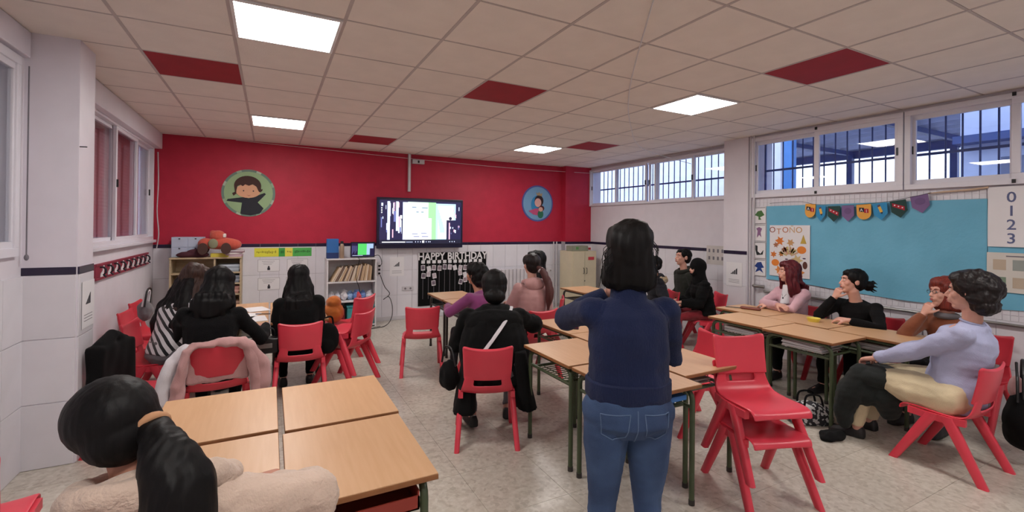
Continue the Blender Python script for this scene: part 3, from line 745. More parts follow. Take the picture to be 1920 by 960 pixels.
for k in range(5):
    o = book(.20, .17, .018, M('magazine_%s' % 'abcde'[k], ((206, 180, 190), (180, 150, 160), (220, 214, 210), (150, 120, 130), (206, 196, 200))[k], .6), None, (-.44 + .006 * k, 7.5, 1.1365 + .0185 * k), (0, 0, .1 * (k % 3) - .1), 'magazine', 'magazine in the pile at the right end of the oak shelf, %s from the bottom' % ORD[k], 'magazine', 'magazines on the oak shelf')
for r_, (zz, cols) in enumerate(((.9305, (150, 160, 170)), (.7805, (120, 128, 140)), (.6305, (176, 130, 118)), (.4205, (150, 120, 100)))):
    n = 4
    for k in range(n):
        c = tuple(min(255, v + (40 if k % 2 else 0)) for v in cols)
        book(.26, .26, .024, M('paper_%d_%d' % (r_, k), c, .8), None, (-.505 + .004 * k, 7.56, zz + .0245 * k), (0, 0, .03 * (k % 2)), 'paper_stack', 'worksheet pile in the oak shelf, %s compartment, %s from the bottom' % (('top', 'second', 'third', 'lowest')[r_], ORD[k]), 'paper', 'worksheets in the oak shelf')
# cream cupboard
t = thing('cupboard', 'cream two door cupboard in the far right corner', 'cupboard', (5.09, 7.20, 0))
G().box(0, .56, 0, .42, 0, 1.13).build('body', m_cream, t)
for s in (0, 1):
    d = G().box(.006 + s * .276, .276 + s * .276, -.018, 0, .04, 1.12, b=.003).build('door', m_cream, t)
    G().tube([(.245 + s * .07, -.018, .70), (.245 + s * .07, -.045, .71), (.245 + s * .07, -.045, .80), (.245 + s * .07, -.018, .81)], .006, seg=6).build('handle', m_ink, d)
    if s: G().box(.36, .50, -.020, -.018, .96, 1.02).build('red_label', M('red_label', (200, 60, 74), .6), d); G().box(.27, .29, -.021, -.018, .55, .57).build('lock', m_ink, d)
t = thing('crate', 'greenish crate on top of the cream cupboard', 'crate', (5.33, 7.38, 1.131)); G().box(-.19, .19, -.1, .1, 0, .10, b=.006).build('body', M('grey_green_card', (142, 146, 128), .7), t); G().box(-.10, -.04, -.103, -.1, .03, .08).build('sticker', M('green_sticker', (90, 150, 80), .6), t)
t = thing('carton', 'small red and white carton on the cream cupboard', 'box', (5.59, 7.38, 1.131)); G().box(-.05, .05, -.05, .05, 0, .10, b=.004).build('body', m_white, t); G().box(-.03, .03, -.052, -.05, .02, .06).build('red_panel', M('red_print', (190, 50, 66), .6), t)

# ================================================================== SCREEN WALL: DECORATION
def disc(cx, cz, r, y, th, mat, name, par, seg=40):
    return G().rings([[Vector((cx + r * math.cos(2 * PI * k / seg), yy, cz + r * math.sin(2 * PI * k / seg))) for k in range(seg)] for yy in (y, y - th)]).build(name, mat, par)
def outl(par, name, pts, cx, cz, s, y, mat, th=.004):
    return G().prism([(a * s, b * s) for a, b in pts], (cx, y, cz), (1, 0, 0), (0, 0, 1), th, mat).build(name, mat, par)
def arc(cx, cy, rx, ry, a0, a1, n=14): return [(cx + rx * math.cos(math.radians(a0 + (a1 - a0) * k / n)), cy + ry * math.sin(math.radians(a0 + (a1 - a0) * k / n))) for k in range(n + 1)]
t = thing('wall_disc', 'round green paper picture of a dark haired child in black', 'wall decoration', (-.28, YB - .006, 2.045))
Cd = lambda n, c: M(n, c, .8, var=.02)
disc(0, 0, .345, 0, .006, Cd('rim_card', (112, 134, 122)), 'rim', t)
for k in range(16):
    a = 2 * PI * k / 16; da = .1
    if k % 2: G().prism([(.344 * math.cos(a + e), .344 * math.sin(a + e)) for e in (-da, 0, da)] + [(.315 * math.cos(a + e), .315 * math.sin(a + e)) for e in (da, 0, -da)], (0, -.006, 0), (1, 0, 0), (0, 0, 1), .003).build('rim_patch', Cd('rim_patch_%d' % k, ((60, 66, 60), (150, 176, 150), (70, 90, 80), (176, 190, 170))[k % 4]), t)
disc(0, 0, .312, -.006, .004, Cd('green_card', (150, 178, 134)), 'backing', t)
outl(t, 'body', [(-.55, -.20), (-.14, -.13), (0, -.16), (.14, -.11), (.42, .02), (.46, -.02), (.24, -.28), (.40, -.46), (.30, -.62), (.05, -.68), (-.22, -.64), (-.18, -.30), (-.58, -.26)], 0, 0, .48, -.010, Cd('black_card', (38, 40, 48)))
outl(t, 'face', arc(-.02, .06, .33, .21, 0, 360, 28), 0, 0, .48, -.014, Cd('face_card', (216, 164, 130)))
outl(t, 'hair', [(-.36, .02), (-.44, -.02), (-.40, -.10), (-.33, -.03), (-.33, .05), (-.30, .20), (-.22, .24), (-.16, .20), (-.1, .26), (0, .22), (.10, .27), (.2, .2), (.26, .06), (.30, .03), (.36, .08), (.37, .14), (.33, .12)] + arc(-.03, .22, .36, .30, -10, 190, 16), 0, 0, .48, -.018, Cd('brown_card', (66, 42, 36)))
outl(t, 'mouth', [(-.06, -.06), (0, -.09), (.06, -.06), (0, -.075)], 0, 0, .48, -.018, Cd('mouth_card', (150, 70, 66)))
for s in (-.14, .12): disc(s * .48, .03, .010, -.018, .002, m_ink, 'eye', t, 10)
t = thing('wall_disc', 'round blue paper picture of a figure holding a child', 'wall decoration', (4.65, YB - .006, 2.05))
disc(0, 0, .355, 0, .006, Cd('violet_rim', (84, 90, 156)), 'rim', t); disc(0, 0, .325, -.006, .004, Cd('blue_card', (116, 160, 196)), 'backing', t)
outl(t, 'veil', arc(0, -.05, .30, .36, 60, 250, 16) + [(.1, -.3)], 0, 0, .5, -.010, Cd('veil_card', (50, 134, 184)))
outl(t, 'dress', [(-.42, -.30), (-.1, -.20), (.12, -.2), (.12, -.48), (-.2, -.44)], 0, 0, .5, -.014, Cd('rose_card', (190, 80, 120)))
outl(t, 'hair', arc(.05, .10, .2, .22, 0, 360, 24), 0, 0, .5, -.014, Cd('dark_card', (50, 30, 34)))
outl(t, 'face', arc(.0, .03, .15, .17, 0, 360, 24), 0, 0, .5, -.018, Cd('pale_face_card', (220, 170, 162)))
outl(t, 'child_hair', arc(.16, -.19, .13, .11, 0, 360, 20), 0, 0, .5, -.018, Cd('dark_red_card', (80, 30, 34)))
outl(t, 'child_face', arc(.12, -.23, .10, .09, 0, 360, 20), 0, 0, .5, -.022, Cd('child_face_card', (214, 170, 150)))
outl(t, 'child_body', arc(.12, -.42, .13, .16, 0, 360, 20), 0, 0, .5, -.018, Cd('dark_green_card', (42, 110, 84)))
outl(t, 'crown', [(-.05, .32), (-.08, .44), (0, .38), (.05, .46), (.12, .37), (.2, .42), (.18, .28)], 0, 0, .5, -.014, Cd('ochre_card', (176, 156, 120)))
# strips of green and yellow lettering
for a, b_, c, n, l in ((-.20, .12, (226, 222, 70), 'yellow', 'long yellow paper strip left of the green ones'), (.12, .205, (66, 160, 70), 'green', 'short green paper between the yellow strips'), (.205, .31, (232, 226, 90), 'pale_yellow', 'short pale yellow paper strip'), (.31, .575, (84, 180, 88), 'bright_green', 'long green paper strip right of the yellow ones')):
    t = thing('paper_strip', l, 'paper', ((a + b_) / 2, YB - .012, 1.165))
    G().box((a - b_) / 2, (b_ - a) / 2, -.001, .001, -.06, .07).build('sheet', Cd(n + '_paper', c), t)
    g = G(); rr = random.Random(int(a * 100) + 90); xx = (a - b_) / 2 + .03
    while xx < (b_ - a) / 2 - .03: g.box(xx, xx + .012, -.0025, -.001, -.015 + rr.uniform(0, .02), .015 + rr.uniform(0, .02)); xx += .022
    g.build('handwriting', Cd(n + '_pen', tuple(int(v * .62) for v in c)), t)
for k, (cx, cz) in enumerate(((-.01, .975), (.38, .975), (-.005, .70), (.37, .70))):
    t = thing('framed_notice', ('white notice sheet with dark border, upper left of four', 'white notice sheet with dark border, upper right of four', 'white notice sheet with dark border, lower left of four', 'white notice sheet partly hidden by long black hair, lower right of four')[k], 'notice', (cx, YB - .012, cz))
    G().box(-.15, .15, -.001, .001, -.095, .095).build('sheet', m_paper, t)
    g = G(); frame_pts = ((-.145, .145, -.09, -.086), (-.145, .145, .086, .09), (-.145, -.141, -.09, .09), (.141, .145, -.09, .09))
    for a, b_, c, d in frame_pts: g.box(a, b_, -.0022, -.001, c, d)
    g.build('border', m_greyink, t)
    g = G()
    for r_ in range(3): g.box(-.09 + .01 * r_, .08 - .02 * r_, -.0022, -.001, .06 - .022 * r_, .064 - .022 * r_)
    g.build('text_lines', m_greyink, t)
    G().box(-.018, .018, -.0022, -.001, -.07, -.03).ell((0, -.0016, -.02), (.012, .0006, .014)).build('pictogram', m_ink, t)
def signal(par, ax, ay, n, x, z, s):
    g = G()
    for k in range(4): g.prism([(x + k * s, z), (x + k * s + s * .7, z), (x + k * s + s * .7, z + s * (k + 1) * .8), (x + k * s, z + s * (k + .4) * .8)], (0, 0, 0), ax, ay, n)
    return g.build('bars_symbol', m_ink, par)
for lb, loc, ax, s in (('white sheet with rising bars symbol under the television', (1.90, YB - .012, .90), (1, 0, 0), .024), ('white sheet with rising bars symbol on the left column', (-1.118, 4.22, 1.03), (0, 1, 0), .024), ('white sheet with rising bars symbol on the right column', (XN - .042, 4.12, .98), (0, -1, 0), .026)):
    t = thing('notice', lb, 'notice', loc)
    axv = Vector(ax); nrm = axv.cross(Vector((0, 0, 1)))
    G().prism([(-.12, -.16), (.12, -.16), (.12, .16), (-.12, .16)], (0, 0, 0), ax, (0, 0, 1), .0015).build('sheet', m_paper, t)
    g = G()
    for k in range(4): g.prism([(-.05 + k * s, 0), (-.05 + k * s + s * .75, 0), (-.05 + k * s + s * .75, s * (k + 1) * .8), (-.05 + k * s, s * (k + .3) * .8)], nrm * .0015, ax, (0, 0, 1), .0012)
    g.build('bars_symbol', m_ink, t)
    g = G()
    for k in range(3): g.prism([(-.08, -.07 - .02 * k), (.08, -.07 - .02 * k), (.08, -.074 - .02 * k), (-.08, -.074 - .02 * k)], nrm * .0015, ax, (0, 0, 1), .0012)
    g.build('text_lines', m_greyink, t)
# birthday board
t = thing('birthday_board', 'black birthday board with white capitals on the screen wall', 'board', (2.91, YB - .012, .20))
G().box(-.64, .64, -.01, .0, 0, .925).build('board_panel', m_blackc, t)
text('lettering', 'HAPPY BIRTHDAY!', .178, (-.655, -.014, .798), (1, 0, 0), (0, 0, 1), m_paper, t, .003, xs=.91, offset=.004)
cards = []
for k in range(12):
    cx = -.56 + k * .098
    G().box(cx - .032, cx + .032, -.013, -.010, .735, .79).build('month_card', m_paper, t)
    G().box(cx - .003, cx + .003, -.012, -.010, .12, .735).build('ribbon', m_greyink, t)
rr = random.Random(11); mph = [M('photo_print_%s' % n, c, .5) for n, c in (('a', (196, 182, 190)), ('b', (150, 130, 140)), ('c', (226, 222, 226)), ('d', (110, 96, 110)))]
for k in range(12):
    for r_ in range((2, 2, 3, 1, 1, 1, 1, 3, 3, 3, 1, 2)[k]):
        cx = -.56 + k * .098 + rr.uniform(-.012, .012); cz = .66 - r_ * .125 + rr.uniform(-.02, .02)
        p = G().box(-.036, .036, -.003, 0, -.045, .045).box(-.028, .028, -.0042, -.003, -.03, .035, mph[rr.randrange(4)]).build('photo_card', mph[2], t, loc=(cx, -.0135, cz)); p.rotation_euler.y = rr.uniform(-.25, .25)
# radiators
def radiator(label, loc, n, w, rz, hh=.62):
    t = thing('radiator', label, 'radiator', loc, rz)
    me = G().box(-w * .44, w * .44, -.04, .04, .0, hh, b=.012).mesh('fin', m_pipe)
    for k in range(n): link('fin', me, t, (k * w, 0, 0))
    for z in (.06, hh - .06): G().tube([(-w, 0, z), (n * w, 0, z)], .018, seg=8).build('header_pipe', m_pipe, t)
    for k in (1, n - 2): G().box(k * w - .01, k * w + .01, .03, .055, hh - .1, hh - .07).build('bracket', m_pipe, t)
    G().tube([(n * w, 0, hh - .06), (n * w + .03, 0, hh - .06)], .016, seg=8).build('valve', m_metal, t)
    return t
radiator('white ribbed radiator on the screen wall beside the birthday board', (3.62, 7.70, .17), 16, .08, 0)
radiator('white ribbed radiator under the blue paper on the right wall', (5.55, 3.30, .12), 22, .08, -PI / 2, .60)
t = thing('heating_pipe', 'white twin pipes rising by the cream cupboard', 'pipe', (4.99, 7.70, 0))
for dx in (0, .07): G().tube([(dx, 0, 0), (dx, 0, 1.3)], .013, seg=8).build('pipe', m_pipe, t, 50)
t = thing('heating_pipe', 'thin low pipe along the screen wall under the radiator', 'pipe', (3.6, 7.74, .11)); G().tube([(0, 0, 0), (1.36, 0, 0)], .010, seg=8).build('pipe', m_pipe, t, 50)
t = thing('heating_pipe', 'white vertical pipes in the corner beside the right column', 'pipe', (XN - .045, 3.885, 0))
for dy in (0, -.05): G().tube([(0, dy, 0), (0, dy, H)], .012, seg=8).build('pipe', m_pipe, t, 50)
G().tube([(0, -.05, .86), (-.03, -.10, .86), (0, -.2, .86)], .02, m_metal, seg=8).build('valve', m_metal, t, 50)
t = thing('wall_pipe', 'grey horizontal pipe under the blue paper on the right wall', 'pipe', (XN - .03, 3.7, .80)); G().tube([(0, 0, 0), (0, -2.6, 0)], .014, seg=8).build('pipe', m_metal, t, 50)
t = thing('wall_socket', 'white double socket low on the wall left of the birthday board', 'socket', (2.09, YB - .012, .52)); G().box(-.10, .10, -.01, 0, -.035, .035, b=.003).build('plate', m_pipe, t)
for s in (-.045, .045): disc(s, 0, .018, -.010, .002, m_greyink, 'outlet', t, 14)
t = thing('power_strip', 'white power strip hanging on the side of the white shelf', 'power strip', (1.512, 7.50, .78)); G().box(0, .045, -.035, .035, 0, .22, b=.006).build('body', m_pipe, t)
for k in range(3): G().box(.018, .05, -.036 - .01, -.034, .03 + k * .06, .06 + k * .06).build('plug', m_black, t)
def cable(label, pts, r=.006, mat=None, name='cable'):
    t = thing(name, label, 'cable', pts[0]); q = catm([tuple(Vector(p) - Vector(pts[0])) for p in pts], 8)
    G().tube(q, r, seg=6).build('cord', mat or m_black, t, 60); return t
cable('black cable looping from the power strip down to the floor', [(1.56, 7.45, .80), (1.62, 7.40, .62), (1.70, 7.40, .50), (1.60, 7.38, .42), (1.68, 7.36, .46), (1.74, 7.38, .30), (1.72, 7.35, .12), (1.60, 7.30, .012), (1.3, 7.22, .010), (1.1, 7.2, .010), (1.0, 7.25, .010)])
cable('dark cable running down the front of the white shelf', [(1.22, 7.46, 1.08), (1.23, 7.405, 1.04), (1.18, 7.40, .8), (1.24, 7.39, .55), (1.2, 7.38, .2), (1.3, 7.34, .012), (1.55, 7.34, .010)], .005)
cable('black cable from the tablet to the power strip', [(1.47, 7.52, 1.10), (1.54, 7.46, 1.11), (1.58, 7.44, 1.0), (1.55, 7.46, .93)], .005)
cable('white string stretched across the screen wall under the ceiling', [(-.45, 7.74, 2.80), (.8, 7.74, 2.765), (2.6, 7.73, 2.72), (4.2, 7.73, 2.70), (5.84, 7.60, 2.70)], .0035, m_white, 'string')
cable('white string sagging diagonally across the ceiling to the far windows', [(1.55, 1.5, 2.80), (2.7, 3.0, 2.80), (3.7, 4.1, 2.80), (4.75, 5.0, 2.74), (5.80, 5.05, 2.60)], .004, m_white, 'string')

# coat rack on the left wall
t = thing('coat_rack', 'maroon coat rack strip with white hooks under the left window', 'coat rack', (XL + .012, 5.40, 1.07))
G().box(-.012, .012, 0, 2.02, -.005, .015, b=.003).box(-.012, .012, 0, 2.02, .125, .145, b=.003).box(-.012, .004, 0, 2.02, .015, .125).build('board', M('maroon_paint', (146, 44, 66), .5), t)
hk = G().tube([(.004, 0, .11), (.03, 0, .11), (.045, 0, .09), (.045, 0, .06), (.03, 0, .04), (.05, 0, .02)], .009, seg=6).mesh('hook', m_ink)
lbm = G().prism([(-.06, 0), (.02, 0), (.05, .1), (.02, .1), (-.0, .05), (-.05, .03)], (.005, 0, .02), (0, 1, 0), (0, 0, 1), .004).mesh('name_label', m_paper)
for k in range(9):
    link('hook', hk, t, (0, .13 + k * .22, 0)); link('name_label', lbm, t, (0, .19 + k * .22, 0))
t = thing('shutter_strap', 'grey shutter pull cord hanging on the left wall near edge', 'strap', (XL + .04, 4.0, 1.38)); G().tube([(0, 0, 1.2), (0, 0, 0)], .004, seg=5).ell((0, 0, -.01), (.012, .012, .02)).build('cord', m_greyink, t)
t = thing('shutter_strap', 'pale shutter pull strap beside the far end of the left window', 'strap', (XL + .05, 7.72, 1.25)); G().tube(catm([(0, 0, 1.3), (.01, 0, .9), (0, 0, .5), (.02, 0, .2), (0, 0, 0)], 5), .007, seg=5).build('cord', m_pipe, t)
t = thing('wall_nail', 'small metal nail sticking out of the left column', 'nail', (-1.13, 4.06, 2.10)); G().tube([(0, 0, 0), (.04, -.01, .0)], .004, seg=6).build('shaft', m_ink, t)
t = thing('stain', 'x', 'x'); bpy.data.objects.remove(t)

# ================================================================== RIGHT WALL: PAPERS
m_bluep = M('turquoise_crepe_paper', (112, 180, 208), .75, rgb2=(104, 172, 200), scale=3, bump=.2, bscale=30)
def crepe(y0, y1, z0, z1, nm='backing_paper', lb='', ny=60, nz=30):
    g = G(); vs = []; fs = []
    for i in range(nz + 1):
        for j in range(ny + 1):
            y = y0 + (y1 - y0) * j / ny; z = z0 + (z1 - z0) * i / nz
            d = .006 + .007 * math.sin(3 * y + 5 * z + 1.5 * math.sin(2 * z)) + .005 * math.sin(9 * y - 6 * z) + .004 * math.sin(14 * z + 4 * y)
            zz = z + (.03 * math.sin(2.2 * y) * (1 - i / nz)); vs.append((-max(.001, d) - .004, y - y0, zz - z0))
    for i in range(nz):
        for j in range(ny): a = i * (ny + 1) + j; fs.append((a, a + 1, a + ny + 2, a + ny + 1))
    n = len(vs); vs2 = vs + [(0, v[1], v[2]) for v in vs]; 
    rim = [j for j in range(ny + 1)] + [(i + 1) * (ny + 1) - 1 for i in range(1, nz + 1)] + [nz * (ny + 1) + j for j in range(ny - 1, -1, -1)] + [i * (ny + 1) for i in range(nz - 1, 0, -1)]
    for a, b_ in zip(rim, rim[1:] + rim[:1]): fs.append((b_, a, a + n, b_ + n))
    g.add(vs2, fs); o = g.build(nm, m_bluep, None, 70, (XN - .006, y0, z0)); tag(o, lb, 'paper'); return o
crepe(1.64, 3.68, .93, 1.885, 'backing_paper', 'large turquoise paper covering the right wall under the windows')
crepe(.55, 1.635, .93, 1.80, 'backing_paper', 'turquoise paper at the right edge behind the number poster')
RW = XN - .024      # plane of sheets in front of the paper
def rsheet(name, label, cat, yc, zc, w, h, mat=m_paper, x=RW, rot=0):
    t = thing(name, label, cat, (x, yc, zc)); G().box(0, .0015, -w / 2, w / 2, -h / 2, h / 2).build('sheet', mat, t); return t
def rshape(par, nm, pts, mat, d=.0015, s=1., cy=0., cz=0.):   # a to the viewer's right = -y
    return G().prism([(cy + a * s, cz + b * s) for a, b in pts], (-.0002, 0, 0), (0, -1, 0), (0, 0, 1), d * 1.0, mat).build(nm, mat, par)
# the prism grows along ux x uy = (-1,0,0): towards the room
ill = [[('tree', (70, 110, 60), [(-.06, .0), (-.02, .05), (.03, .06), (.07, 0), (.03, -.02), (.01, -.03), (.03, -.06), (-.01, -.06), (-.01, -.02)])],
       [('figure', (140, 100, 140), [(-.03, -.07), (-.02, .02), (-.04, .05), (0, .07), (.04, .05), (.02, .0), (.03, -.06), (.0, -.03)])],
       [('bird', (40, 44, 46), [(-.05, .06), (-.02, .05), (-.02, -.02), (.02, -.05), (.06, .0), (.05, -.06), (-.03, -.07), (-.05, 0)])],
       [('runner', (30, 60, 130), [(-.06, .01), (-.02, .06), (.03, .07), (.05, .03), (.07, .0), (.03, -.01), (.06, -.07), (.01, -.04), (-.05, -.07), (-.02, -.01)])]]
for k in range(4):
    t = rsheet('picture_card', ('white card with green leafy drawing, top of the column of four', 'white card with small violet figure, second of the column of four', 'white card with dark bird shape, third of the column of four', 'white card with blue running figure, lowest of the column of four')[k], 'picture card', 3.775, 1.775 - k * .224, .175, .215)
    for (n, c, pts) in ill[k]: rshape(t, 'drawing', pts, Cd('card_ink_' + n, c))
    rshape(t, 'border', [(-.08, .098), (.08, .098), (.08, .092), (-.08, .092)], m_ink)
t = rsheet('autumn_poster', 'white autumn poster reading OTOÑO with leaves and pumpkins', 'poster', 3.385, 1.33, .49, .63, x=RW - .003)
ox = -.20
for k, (chh, c) in enumerate(zip('OTOÑO', ((150, 84, 66), (196, 130, 90), (190, 120, 84), (206, 170, 130), (196, 150, 100)))):
    text('letter', chh, .10, (-.001, .21 - k * .082, .225 - (.02 if k == 1 else 0)), (0, -1, 0), (0, 0, 1), Cd('letter_%d' % k, c), t, .001, 'CENTER')
rr = random.Random(4)
leaf = [(0, -.05), (.012, -.02), (.045, -.03), (.03, .0), (.05, .03), (.02, .025), (0, .06), (-.02, .025), (-.05, .03), (-.03, 0), (-.045, -.03), (-.012, -.02)]
cols = [(214, 120, 50), (196, 150, 100), (222, 140, 70), (170, 110, 80), (206, 180, 130), (186, 120, 60)]
for k, (a, b_, s, kind) in enumerate(((-.11, .12, 1.1, 'l'), (.02, .10, .9, 'l'), (.17, .14, .9, 't'), (.15, .02, 1.2, 'p'), (.10, -.10, 1.3, 'l'), (.19, -.16, 1., 'n'), (-.19, -.05, .8, 'l'), (-.17, -.15, 1.1, 'p'), (-.12, -.24, 1., 'l'), (-.05, .02, .8, 'l'), (.04, .0, .8, 'l'), (-.1, -.04, .7, 'l'), (-.03, -.1, .5, 'd'), (.18, -.08, .5, 'd'), (.13, -.25, 1., 'l'), (-.16, .07, .7, 'l'), (.0, -.2, .9, 'l'))):
    c = cols[k % 6]
    if kind == 'p': pts = arc(0, 0, .045, .038, 0, 360, 16); c = (224, 130, 50)
    elif kind == 'n': pts = arc(0, 0, .028, .045, 0, 360, 14); c = (90, 50, 40)
    elif kind == 'd': pts = arc(0, 0, .04, .015, 0, 360, 10); c = (60, 30, 60)
    elif kind == 't': pts = [(-.04, -.05), (.04, -.05), (0, .07)]; c = (190, 160, 70)
    else:
        an = rr.uniform(0, 6.28); pts = [(x * math.cos(an) - y * math.sin(an), x * math.sin(an) + y * math.cos(an)) for x, y in leaf]
    rshape(t, 'leaf_cutout' if kind == 'l' else 'fruit_cutout', pts, Cd('autumn_%d' % k, c), s=s, cy=a, cz=b_)
for k in range(8):
    an = .5 + k * .31; rshape(t, 'finger_print', [(math.cos(an) * r_ + math.sin(an) * w_, math.sin(an) * r_ - math.cos(an) * w_) for r_, w_ in ((.03, -.006), (.12, -.012), (.13, 0), (.12, .012), (.03, .006))], Cd('print_%d' % k, ((206, 170, 140), (196, 180, 120), (214, 150, 120))[k % 3]), cy=0, cz=-.07)
# garland: pennants hang from a string
gl = [(-.0, 'A'), (1, 'p'), (2, 'g'), (3, 'v'), (4, 'A'), (5, 'p'), (6, 'g'), (7, 'v')]
py = [3.125, 3.01, 2.875, 2.735, 2.585, 2.44, 2.285, 2.115]; pw = [.115, .10, .125, .12, .135, .125, .135, .14]
pz = [1.895, 1.870, 1.860, 1.862, 1.868, 1.875, 1.898, 1.94]
def px2(y, z): return y, z
names = ('orange pennant with A1 squares, leftmost of the garland', 'blue pennant with yellow pencil, second in the garland', 'dark green pennant with red shapes, third in the garland', 'violet pennant, fourth in the garland', 'orange pennant with A1 squares, middle of the garland', 'blue pennant with yellow pencil, right half of the garland', 'dark green pennant with red shapes, next to last in the garland', 'violet pennant at the right end of the garland')
XP = XN - .045
for k, (_, kd) in enumerate(gl):
    w = pw[k]; t = thing('pennant', names[k], 'pennant', (XP, py[k], pz[k]), 0, 'pennants of the garland'); t.rotation_euler.x = (.06, .05, .0, -.02, -.05, -.1, -.14, -.16)[k] * -1 * -1
    bd = {'A': (226, 164, 74), 'p': (50, 140, 190), 'g': (34, 66, 62), 'v': (122, 96, 142)}[kd]
    hgt = .155
    shp = ([(-w / 2, 0), (-w / 2, -.09)] + arc(0, -.09, w / 2, .07, 180, 360, 10) + [(w / 2, 0)]) if kd == 'A' else [(-w / 2, 0), (-w / 2, -.11), (0, -hgt - .02), (w / 2, -.11), (w / 2, 0)]
    rshape(t, 'felt', shp, Cd('felt_%d' % k, bd), .003)
    def rs(nm, pts, c, lay=1):
        return G().prism(pts, (-.0032 - .001 * lay, 0, 0), (0, -1, 0), (0, 0, 1), .001).build(nm, Cd(nm + str(k), c), t)
    if kd == 'A':
        rs('black_square', [(-.042, -.075), (-.042, -.03), (.004, -.036), (.004, -.08)], (30, 26, 40)); rs('red_square', [(.004, -.09), (.004, -.045), (.044, -.05), (.044, -.094)], (170, 36, 46))
        text('letter', 'A', .045, (-.0055, .036, -.073), (0, -1, 0), (0, 0, 1), m_paper, t, .0005); text('letter', '1', .045, (-.0055, -.014, -.087), (0, -1, 0), (0, 0, 1), m_paper, t, .0005)
    if kd == 'p':
        rs('pencil_body', [(-.018, -.04), (.006, -.032), (.022, -.09), (-.002, -.098)], (232, 180, 74)); rs('pencil_end', [(-.024, -.022), (.002, -.012), (.006, -.032), (-.018, -.04)], (96, 80, 96), 2); rs('pencil_tip', [(-.002, -.098), (.022, -.09), (.014, -.115)], (30, 40, 60), 2)
    if kd == 'g':
        rs('red_band', [(-.05, -.02), (-.05, -.055), (.045, -.11), (.05, -.07)], (170, 32, 50))
        for q in range(3): rs('white_dot', arc(-.03 + q * .03, -.045 - q * .017, .007, .007, 0, 360, 8), (232, 230, 230), 2)
    if kd == 'v': rs('darker_shape', arc(0, -.06, w * .3, .035, 0, 360, 12), (108, 84, 128))
cable('thin dark string carrying the pennants', [(XP - .002, 3.62, 1.92), (XP - .002, 3.25, 1.925), (XP - .002, 3.05, 1.882), (XP - .002, 2.75, 1.866), (XP - .002, 2.45, 1.88), (XP - .002, 2.2, 1.92), (XP - .002, 2.02, 1.96)], .0025, m_ink, 'string')
t = thing('roll_of_paper', 'beige rolled paper lying on the strip above the blue paper', 'paper roll', (XN - .03, 2.05, 1.965)); t.rotation_euler.x = 0
G().tube(catm([(0, 0, -.01), (0, -.15, .0), (0, -.3, .006), (0, -.42, .02)], 4), [.006] * 3 + [.009] * 4 + [.011] * 3 + [.009] * 3, seg=7).build('roll', M('kraft_paper', (206, 180, 156), .8), t, 60)
# number poster
t = rsheet('number_poster', 'white poster with large grey digits 0 1 2 3 at right edge', 'poster', 1.37, 1.725, .53, .52, x=RW - .004)
for k in range(4):
    text('digit', '0123'[k], .125, (-.001, 1.625 - 1.37 - .105, .125 - k * .118), (0, -1, 0), (0, 0, 1), Cd('digit_%d' % k, (96, 104, 140)), t, .001, offset=.001)
    for q in range(2): rshape(t, 'text_line', [(-.04, .16 - k * .118 - q * .045), (.07, .16 - k * .118 - q * .045), (.07, .155 - k * .118 - q * .045), (-.04, .155 - k * .118 - q * .045)], m_greyink)
    rshape(t, 'finger_drawing', [(a, b_ + .15 - k * .118) for a, b_ in ([(.11, -.05), (.11, .02), (.16, .03), (.2, .02), (.2, -.05)] if k in (0, 2) else arc(.145, -.01, .03, .035, 0, 360, 10))], Cd('finger_%d' % k, (176, 120, 136)))
t = rsheet('picture_poster', 'cream poster with rows of small drawings below the numbers', 'poster', 1.36, 1.245, .56, .34, Cd('cream_poster', (208, 204, 196)), x=RW - .003)
for a in range(4):
    for b_ in range(2): rshape(t, 'small_picture', [(-.24 + a * .12, .02 - b_ * .15), (-.16 + a * .12, .02 - b_ * .15), (-.16 + a * .12, .11 - b_ * .15), (-.24 + a * .12, .11 - b_ * .15)], Cd('mini_%d%d' % (a, b_), ((186, 170, 150), (150, 156, 150), (180, 176, 160), (120, 140, 120))[(a + b_ * 3) % 4]))
rshape(t, 'heading', [(-.16, .145), (.2, .145), (.2, .135), (-.16, .135)], m_greyink)
t = rsheet('small_sheet', 'small white sheet between the two posters at right edge', 'paper', 1.20, 1.44, .14, .10, x=RW - .001)
t = thing('notice', 'pale notice with small figures on the far right wall stripe', 'notice', (XF - .012, 4.62, 1.22))
G().box(0, .0015, -.16, .16, -.16, .12).build('sheet', m_paper2, t)
for a in range(4):
    for b_ in range(2): G().box(-.0015, 0, -.13 + a * .075, -.10 + a * .075, -.09 + b_ * .11, -.04 + b_ * .11).build('symbol', m_greyink, t)

# ================================================================== SMALL THINGS ON DESKS AND FLOOR
t = thing('dish', 'yellow plastic dish on the right block of desks', 'dish', (4.70, 2.60, .7008)); G().lathe((0, 0, 0), [(.001, 0), (.045, 0), (.06, .035), (.056, .035), (.042, .006), (.001, .006)]).build('bowl', M('yellow_plastic', (232, 214, 90), .4), t, 40)
t = thing('dish', 'yellow plastic cup on the middle desks beside the blue sweater', 'dish', (2.40, 3.07, .7008)); G().lathe((0, 0, 0), [(.001, 0), (.03, 0), (.04, .06), (.036, .06), (.027, .006), (.001, .006)]).build('bowl', M('yellow_plastic_deep', (224, 206, 70), .4), t, 40)
t = thing('phone', 'dark phone lying on the desk before the black coat', 'phone', (2.36, 3.36, .7008), .9); G().box(-.036, .036, -.075, .075, 0, .009, b=.003).build('body', m_black, t); G().box(-.033, .033, -.07, .07, .009, .0095).build('screen', M('phone_glass', (40, 26, 40), .1), t)
t = thing('pencil_case', 'brown pencil case on the right block of desks', 'pencil case', (4.72, 3.28, .7008), .35); blob(G().tube([(0, -.09, .015), (0, .09, .015)], .017, round_=True, sx=1.6), 'body', M('brown_leather', (120, 58, 44), .5), t, .005, 2)
